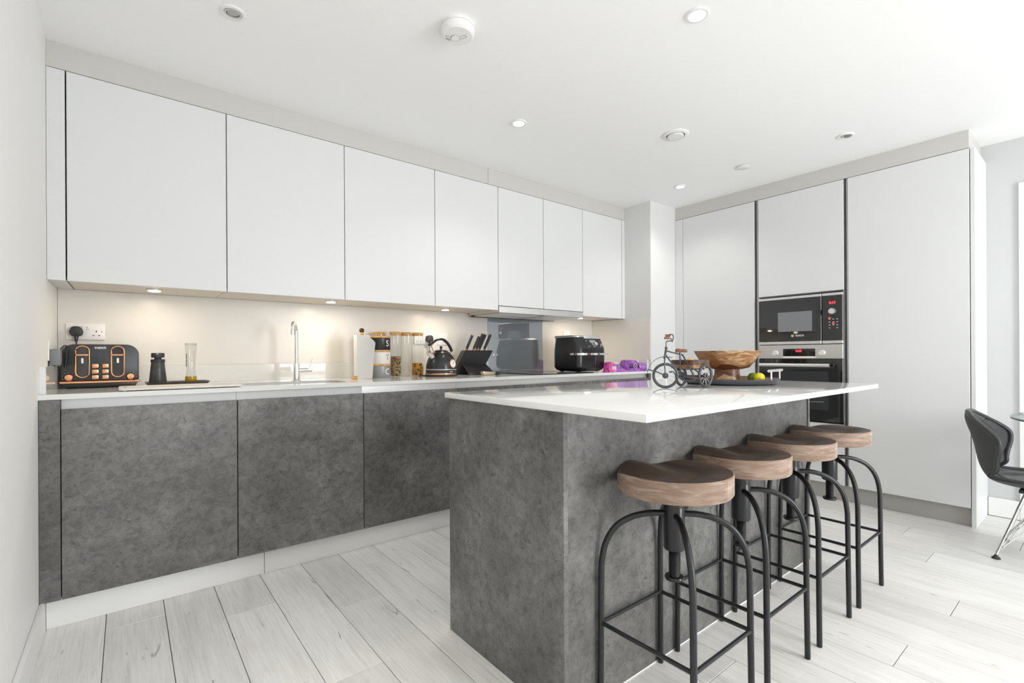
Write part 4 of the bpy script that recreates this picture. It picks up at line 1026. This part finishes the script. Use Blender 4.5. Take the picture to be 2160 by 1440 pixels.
# ================================================================ island objects
TX, TY, TR = 2.552, -2.043, .222
ty = thing('serving_tray', 'round dark metal tray with wooden inside and handles on the island', 'tray', (TX, TY, ZW))
B().lathe([(.0, ZW), (TR-.035, ZW), (TR-.012, ZW+.006), (TR-.001, ZW+.022), (TR, ZW+.027), (TR-.003, ZW+.028), (TR-.006, ZW+.024)], (TX, TY, 0), 72, cap=False).out('rim', IRON, ty)
B().lathe([(TR-.006, ZW+.024), (TR-.016, ZW+.010), (TR-.03, ZW+.0065), (.0, ZW+.0065)], (TX, TY, 0), 72, cap=False).out('wooden_base', TRAYW, ty)
for s in (1, -1):
    dirr = Vector((.80, -.02, 0)) if s > 0 else Vector((-.80, .02, 0))
    a0 = -1.42 if s > 0 else PI-1.42
    da = .32
    q0 = Vector((TX+(TR-.004)*math.cos(a0-da), TY+(TR-.004)*math.sin(a0-da), 0)); q1 = Vector((TX+(TR-.004)*math.cos(a0+da), TY+(TR-.004)*math.sin(a0+da), 0))
    for q in (q0, q1): B().cyl(q+Vector((0, 0, ZW+.022)), q+Vector((0, 0, ZW+.064)), .0035, n=10).out('handle_post', STEEL, ty)
    e = (q1-q0)*.27
    B().cyl(q0-e+Vector((0, 0, ZW+.066)), q1+e+Vector((0, 0, ZW+.066)), .0062, n=14).out('handle_bar', STEEL, ty)
bw = thing('wooden_bowl', 'footed acacia wood bowl standing on the round tray', 'bowl', (2.560, -2.031, ZW+.0065))
bx, by, bz = 2.560, -2.031, ZW+.0065
B().lathe([(.0, bz), (.064, bz), (.0635, bz+.004), (.056, bz+.052), (.058, bz+.066)], (bx, by, 0), 48).out('foot', ACACIA, bw)
B().lathe([(.02, bz+.063), (.07, bz+.0635), (.100, bz+.072), (.122, bz+.098), (.141, bz+.130), (.152, bz+.150), (.150, bz+.1515), (.145, bz+.148), (.131, bz+.122), (.108, bz+.098), (.08, bz+.082), (.0, bz+.078)], (bx, by, 0), 64, cap=False).out('dish', ACACIA, bw)
tag(B().sphere((2.608, -2.134, ZW+.0075+.0225), .0235, (1.02, 1, .96)).sphere((2.588, -2.147, ZW+.030), .004).solo('lime', LIME, (2.608, -2.134, ZW+.008)), 'dark green lime on the tray, behind the yellow one', 'lime')
tag(B().sphere((2.576, -2.178, ZW+.0075+.0235), .0245, (1.08, 1.0, .96)).sphere((2.555, -2.195, ZW+.028), .003).solo('lemon', LEMON, (2.576, -2.178, ZW+.008)), 'yellow green citrus fruit at the front of the tray', 'lemon')

# tricycle ornament
tk = thing('tricycle_ornament', 'dark iron cargo tricycle ornament with wooden cart on the island', 'ornament', (2.10, -2.055, ZW))
def wheel(c, nrm, R, name, parent, spokes=10, tire=.0058):
    c = Vector(c); nrm = Vector(nrm).normalized(); u = nrm.cross(Vector((0, 0, 1))).normalized(); v = Vector((0, 0, 1))
    v = nrm.cross(u)
    w = B(); w.tube([c+u*(R-tire)*math.cos(a)+v*(R-tire)*math.sin(a) for a in [2*PI*i/44 for i in range(44)]], tire, 10, close=True)
    o = w.out(name, IRON, parent)
    w = B()
    for i in range(spokes):
        a = 2*PI*i/spokes+.2; d = u*math.cos(a)+v*math.sin(a); w.cyl(c+d*.009, c+d*(R-tire*1.5), .0009, n=5)
    w.out('spokes', STEEL, o)
    w = B(); w.tube([c-nrm*.005, c-nrm*.004, c+nrm*.004, c+nrm*.005], [.010, .0125, .0125, .010], 20); w.tube([c-nrm*.009, c+nrm*.009], .0042, 12); w.out('hub', IRON, o)
fw = Vector((2.020, -2.046, ZW+.0535)); vn = Vector((.83, .557, 0))
wheel(fw, vn, .0535, 'front_wheel', tk)
wheel((2.19, -2.013, ZW+.044), (.0, 1, 0), .044, 'rear_wheel', tk)
wheel((2.19, -2.128, ZW+.050), (.08, 1, 0), .050, 'rear_wheel', tk)
LAT = Vector((.7811, -.6244, 0)); Z1 = Vector((0, 0, 1))
def tp2(a, z, d=0): return fw+LAT*a+Z1*z+vn*d          # across the view, up, away
head_b, head_t = tp2(-.002, .076), tp2(.004, .118)
b = B()
for s in (-1, 1): b.tube(spline([fw+vn*.010*s, tp2(-.001, .02, .012*s), tp2(-.003, .055, .010*s), head_b], 5), .0029, 8)
b.tube([tp2(-.006, .073, -.011), tp2(-.006, .073, .011)], .0028, 8)
b.tube([head_b-Z1*.002, head_b+Z1*.004, head_b+Z1*.006, head_t-Z1*.006, head_t-Z1*.004, head_t+Z1*.002], [.0062, .0062, .0046, .0046, .0062, .0058], 12)
b.tube(spline([head_t, tp2(.004, .136), tp2(.007, .143), tp2(.018, .1445), tp2(.030, .1445)], 4), .0024, 8)
b.out('fork', IRON, tk)
b = B(); b.tube(spline([tp2(.030, .140), tp2(.031, .146), tp2(.034, .155), tp2(.034, .166), tp2(.029, .171), tp2(.022, .172)], 4), .0024, 8)
b.tube([tp2(.030, .1445, -.02), tp2(.030, .1445, .02)], .0022, 8)
b.tube(spline([tp2(.030, .1445, -.02), tp2(.026, .150, -.024), tp2(.020, .156, -.024)], 4), .0022, 8); b.tube(spline([tp2(.022, .172, 0), tp2(.02, .172, .012), tp2(.017, .169, .02)], 4), .0022, 8)
b.out('handlebar', IRON, tk)
for (a_, z_, d_) in ((-.004, .156, -.024), (.000, .168, .020)):
    B().tube([tp2(a_, z_, d_), tp2(a_+.002, z_, d_), tp2(a_+.020, z_, d_), tp2(a_+.0215, z_, d_)], [.004, .0052, .0052, .004], 12).out('grip', TRAYW, tk)
# mudguard
b = B(); pts = [tp2(*q) for q in ((-.072, .026), (-.062, .044), (-.048, .060), (-.032, .070), (-.012, .0765), (.010, .0765), (.030, .073))]
pts = spline(pts, 4)
b.rings([[q+vn*-.007, q+vn*.007, q+vn*.007+Z1*.003, q+vn*-.007+Z1*.003] for q in pts]); b.tube([tp2(-.072, .026, -.007), tp2(-.03, .014, -.009), tp2(0, 0, -.009)], .0026, 6); b.tube([tp2(-.075, .014), tp2(-.072, .027)], .0018, 6); b.out('mudguard', IRON, tk)
# frame
seatp = Vector((2.098, -2.066, ZW+.128))
crank = Vector((2.098, -2.066, ZW+.050))
b = B()
b.tube([seatp+Z1*.026, seatp-Z1*.03, crank-Z1*.006], .0036, 8)
tt = seatp+Z1*.014
b.tube([tp2(.004, .103), tt]+spline([tt+LAT*.006-Z1*.001, tt+LAT*.012-Z1*.006-vn*.004, tt+LAT*.020-Z1*.020-vn*.014, tt+LAT*.040-Z1*.060-vn*.03, tt+LAT*.056-Z1*.088-vn*.034], 5)+[tt+LAT*.057-Z1*.104-vn*.030], .0032, 8)
b.tube([tp2(.002, .086), crank+Z1*.012-LAT*.004], .0032, 8)
b.tube([crank, Vector((2.19, -2.07, ZW+.047))], .0046, 8)
b.tube([(2.19, -2.012, ZW+.046), (2.19, -2.129, ZW+.048)], .0040, 8)
b.tube([(2.15, -2.10, ZW+.079), (2.185, -2.118, ZW+.05)], .0030, 8)
b.tube([(2.13, -2.04, ZW+.079), (2.185, -2.03, ZW+.046)], .0030, 8)
b.out('frame', IRON, tk)
b = B(); b.tube(spline([crank+Vector((0, -.01, 0))+Vector((.016*math.cos(a), 0, .016*math.sin(a))) for a in [2*PI*i/14 for i in range(14)]], 2, True), .0026, 6, close=True)
b.cyl(crank+Vector((0, .016, 0)), crank+Vector((0, -.020, 0)), .006, n=10); b.tube([crank+Vector((0, .016, 0)), crank+Vector((-.030, .016, .018))], .0024, 6); b.tube([crank+Vector((0, -.018, 0)), crank+Vector((.028, -.018, -.012))], .0024, 6)
b.tube(spline([crank+Vector((.0, -.01, -.016)), crank+Vector((.04, -.01, -.022)), Vector((2.16, -2.09, ZW+.03)), Vector((2.188, -2.09, ZW+.036))], 4), .0018, 6)
b.out('crank', IRON, tk)
B().box(crank.x-.040, crank.x-.022, crank.y+.010, crank.y+.030, crank.z+.015, crank.z+.021, .002).out('pedal', BLK, tk); B().box(crank.x+.020, crank.x+.038, crank.y-.032, crank.y-.012, crank.z-.015, crank.z-.009, .002).out('pedal', BLK, tk)
s0 = seatp+Vector((0, 0, .022))
def spt(d, w, z): return s0+Vector((.78, -.62, 0))*d+Vector((.62, .78, 0))*w+Vector((0, 0, z))
b = B(); b.rings([[spt(d, w*k, z) for k, z in ((-1, .004), (-.8, .0005), (.8, .0005), (1, .004), (1, .012), (.7, zt_), (-.7, zt_), (-1, .012))] for d, w, zt_ in ((-.019, .006, .014), (-.014, .009, .0165), (.0, .013, .0155), (.018, .017, .0145), (.026, .015, .0125))]); b.out('saddle', TRAYW, tk)
# cart
cz = ZW+.082; cx0, cx1, cy0, cy1 = 2.105, 2.235, -2.122, -2.018
ct = B().box(cx0, cx1, cy0, cy1, cz, cz+.005, .001).out('cart_floor', RUSTIC, tk)
for nm, bb in (('a', (cx0, cx0+.006, cy0, cy1)), ('b', (cx1-.006, cx1, cy0, cy1)), ('c', (cx0+.0062, cx1-.0062, cy0, cy0+.006)), ('d', (cx0+.0062, cx1-.0062, cy1-.006, cy1))):
    B().box(*bb, cz+.004, cz+.016, .001).out('cart_slat', RUSTIC, tk); B().box(*bb, cz+.0168, cz+.036, .001).out('cart_slat', M('rustic_dark', (.085, .05, .035), .6, var=.6, vscale=40), tk)
b = B(); b.box(cx0+.01, cx1-.01, -2.11, -2.106, cz-.006, cz); b.box(cx0+.01, cx1-.01, -2.034, -2.03, cz-.006, cz); b.out('cart_support', IRON, tk, flat=True)
tag(B().sphere((2.16, -2.075, cz+.005+.0185), .0185, (1.1, 1, 1.1)).solo('orange_pebble', ORANGE, (2.16, -2.075, cz+.005)), 'small orange lump lying in the wooden tricycle cart', 'ornament')
tag(B().sphere((2.126, -2.05, cz+.005+.0165), .0165, (1.0, 1, 1)).solo('dark_pebble', BLKM, (2.126, -2.05, cz+.005)), 'small dark lump beside the orange one in the tricycle cart', 'ornament')

# ================================================================ dining chair and table
ch = thing('dining_chair', 'black quilted leather shell chair with chrome wire legs at the glass table', 'chair', (3.90, -3.01, 0), PI)
PROF = [(-.306, .735, .0), (-.311, .727, .062), (-.314, .70, .120), (-.309, .67, .162), (-.300, .64, .195), (-.289, .605, .215), (-.277, .555, .206), (-.268, .505, .186), (-.258, .455, .172), (-.238, .41, .168), (-.20, .375, .170), (-.14, .358, .188), (-.06, .352, .205), (.03, .355, .210), (.11, .362, .20), (.165, .368, .17), (.193, .363, .10), (.202, .356, .0)]
PS = spline([Vector(q) for q in PROF], 5)
def shell(u, v, off=0):
    u = min(max(u, 0), 1)
    i = min(int(u*(len(PS)-1)), len(PS)-2); f = u*(len(PS)-1)-i
    q = PS[i].lerp(PS[i+1], f); t = v*2-1
    back = max(0, min(1, (q.y-.358)/.10)); back = back*back*(3-2*back)
    fx = max(q.z, .0005)*t; ax_ = min(1.1, abs(fx)/.215)
    yy = q.x+.122*ax_**1.8*back
    zz = q.y+.055*(1-back)*ax_**2.2
    d = (PS[min(i+2, len(PS)-1)]-PS[max(i-1, 0)]); d.z = 0; d.normalize()
    quilt = 0
    if off > .009:
        s1 = abs(math.sin((u*3.5+abs(fx)*3.2)*PI)); s2 = abs(math.sin((u*3.5-abs(fx)*3.2)*PI))
        quilt = -.28*off*math.exp(-(min(s1, s2)/.12)**2)
    o = off+quilt
    return Vector((fx, yy-d.y*o, zz+d.x*o))
E_ = .012
b = B(); b.grid(lambda u, v: shell(u, v, 0), 52, 28); b.out('shell_outside', LEATHO, ch, local=True, angle=180)
b = B(); b.grid(lambda u, v: shell(.004+u*.992, .01+v*.98, .003+.029*math.sqrt(min(1, 6*min(u, 1-u)))*math.sqrt(min(1, 5*min(v, 1-v)))), 130, 56); b.out('seat_cushion', LEATH, ch, local=True, angle=180)
edge = [shell(u/40, 0, .008) for u in range(1, 40)]+[shell(1, .5, .008)]+[shell(1-u/40, 1, .008) for u in range(1, 40)]+[shell(0, .5, .008)]
B().tube(spline(edge, 3, True), .0115, 12, close=True).out('edge_piping', LEATH, ch, local=True, angle=180)
B().box(-.09, .09, -.10, .12, .333, .351, .003).out('under_plate', BLK, ch, local=True)
for sx in (-1, 1):
    for sy in (-1, 1):
        ft = Vector((sx*.178, -.173 if sy < 0 else .185, .018)); tp_ = Vector((sx*.09, sy*.075, .338))
        lg = B(); lg.tube([tp_, ft], .0065, 10); lg.tube([tp_+Vector((-sx*.05, 0, 0)), ft+Vector((-sx*.010, 0, .012))], .0042, 8)
        L_ = lg.out('leg', CHROME, ch, local=True)
        B().lathe([(.017, 0), (.018, .004), (.009, .014), (.006, .022)], (ft.x, ft.y, 0), 18).out('foot_pad', RUBBER, L_, local=True)
for sx in (-1, 1):
    B().tube(spline([(sx*.165, -.165, .04), (sx*.135, -.06, .17), (sx*.13, 0, .20), (sx*.135, .07, .17), (sx*.165, .175, .04)], 5), .0042, 8).out('cross_rod', CHROME, ch, local=True)
for sy, yy in ((-1, -.165), (1, .175)):
    B().tube(spline([(-.165, yy, .04), (-.06, yy*.5, .19), (.0, yy*.42, .21), (.06, yy*.5, .19), (.165, yy, .04)], 5), .0042, 8).out('cross_rod', CHROME, ch, local=True)
tb = thing('dining_table', 'round clear glass dining table at the right edge', 'table', (3.80, -3.385, 0))
B().lathe([(.0, .722), (.49, .722), (.498, .725), (.50, .728), (.498, .731), (.49, .734), (.0, .734)], (3.80, -3.385, 0), 96, cap=False).out('glass_top', TABGL, tb)
b = B(); b.tube([(3.80+.4985*math.cos(a), -3.385+.4985*math.sin(a), .728) for a in [2*PI*i/96 for i in range(96)]], .0056, 8, close=True); b.out('polished_edge', M('glass_edge_green', (.05, .09, .09), .1, spec=.8), tb)
B().lathe([(.0, 0), (.19, 0), (.20, .006), (.05, .022), (.034, .05), (.032, .69), (.10, .715), (.10, .722)], (3.80, -3.385, 0), 48).out('pedestal', CHROME, tb)
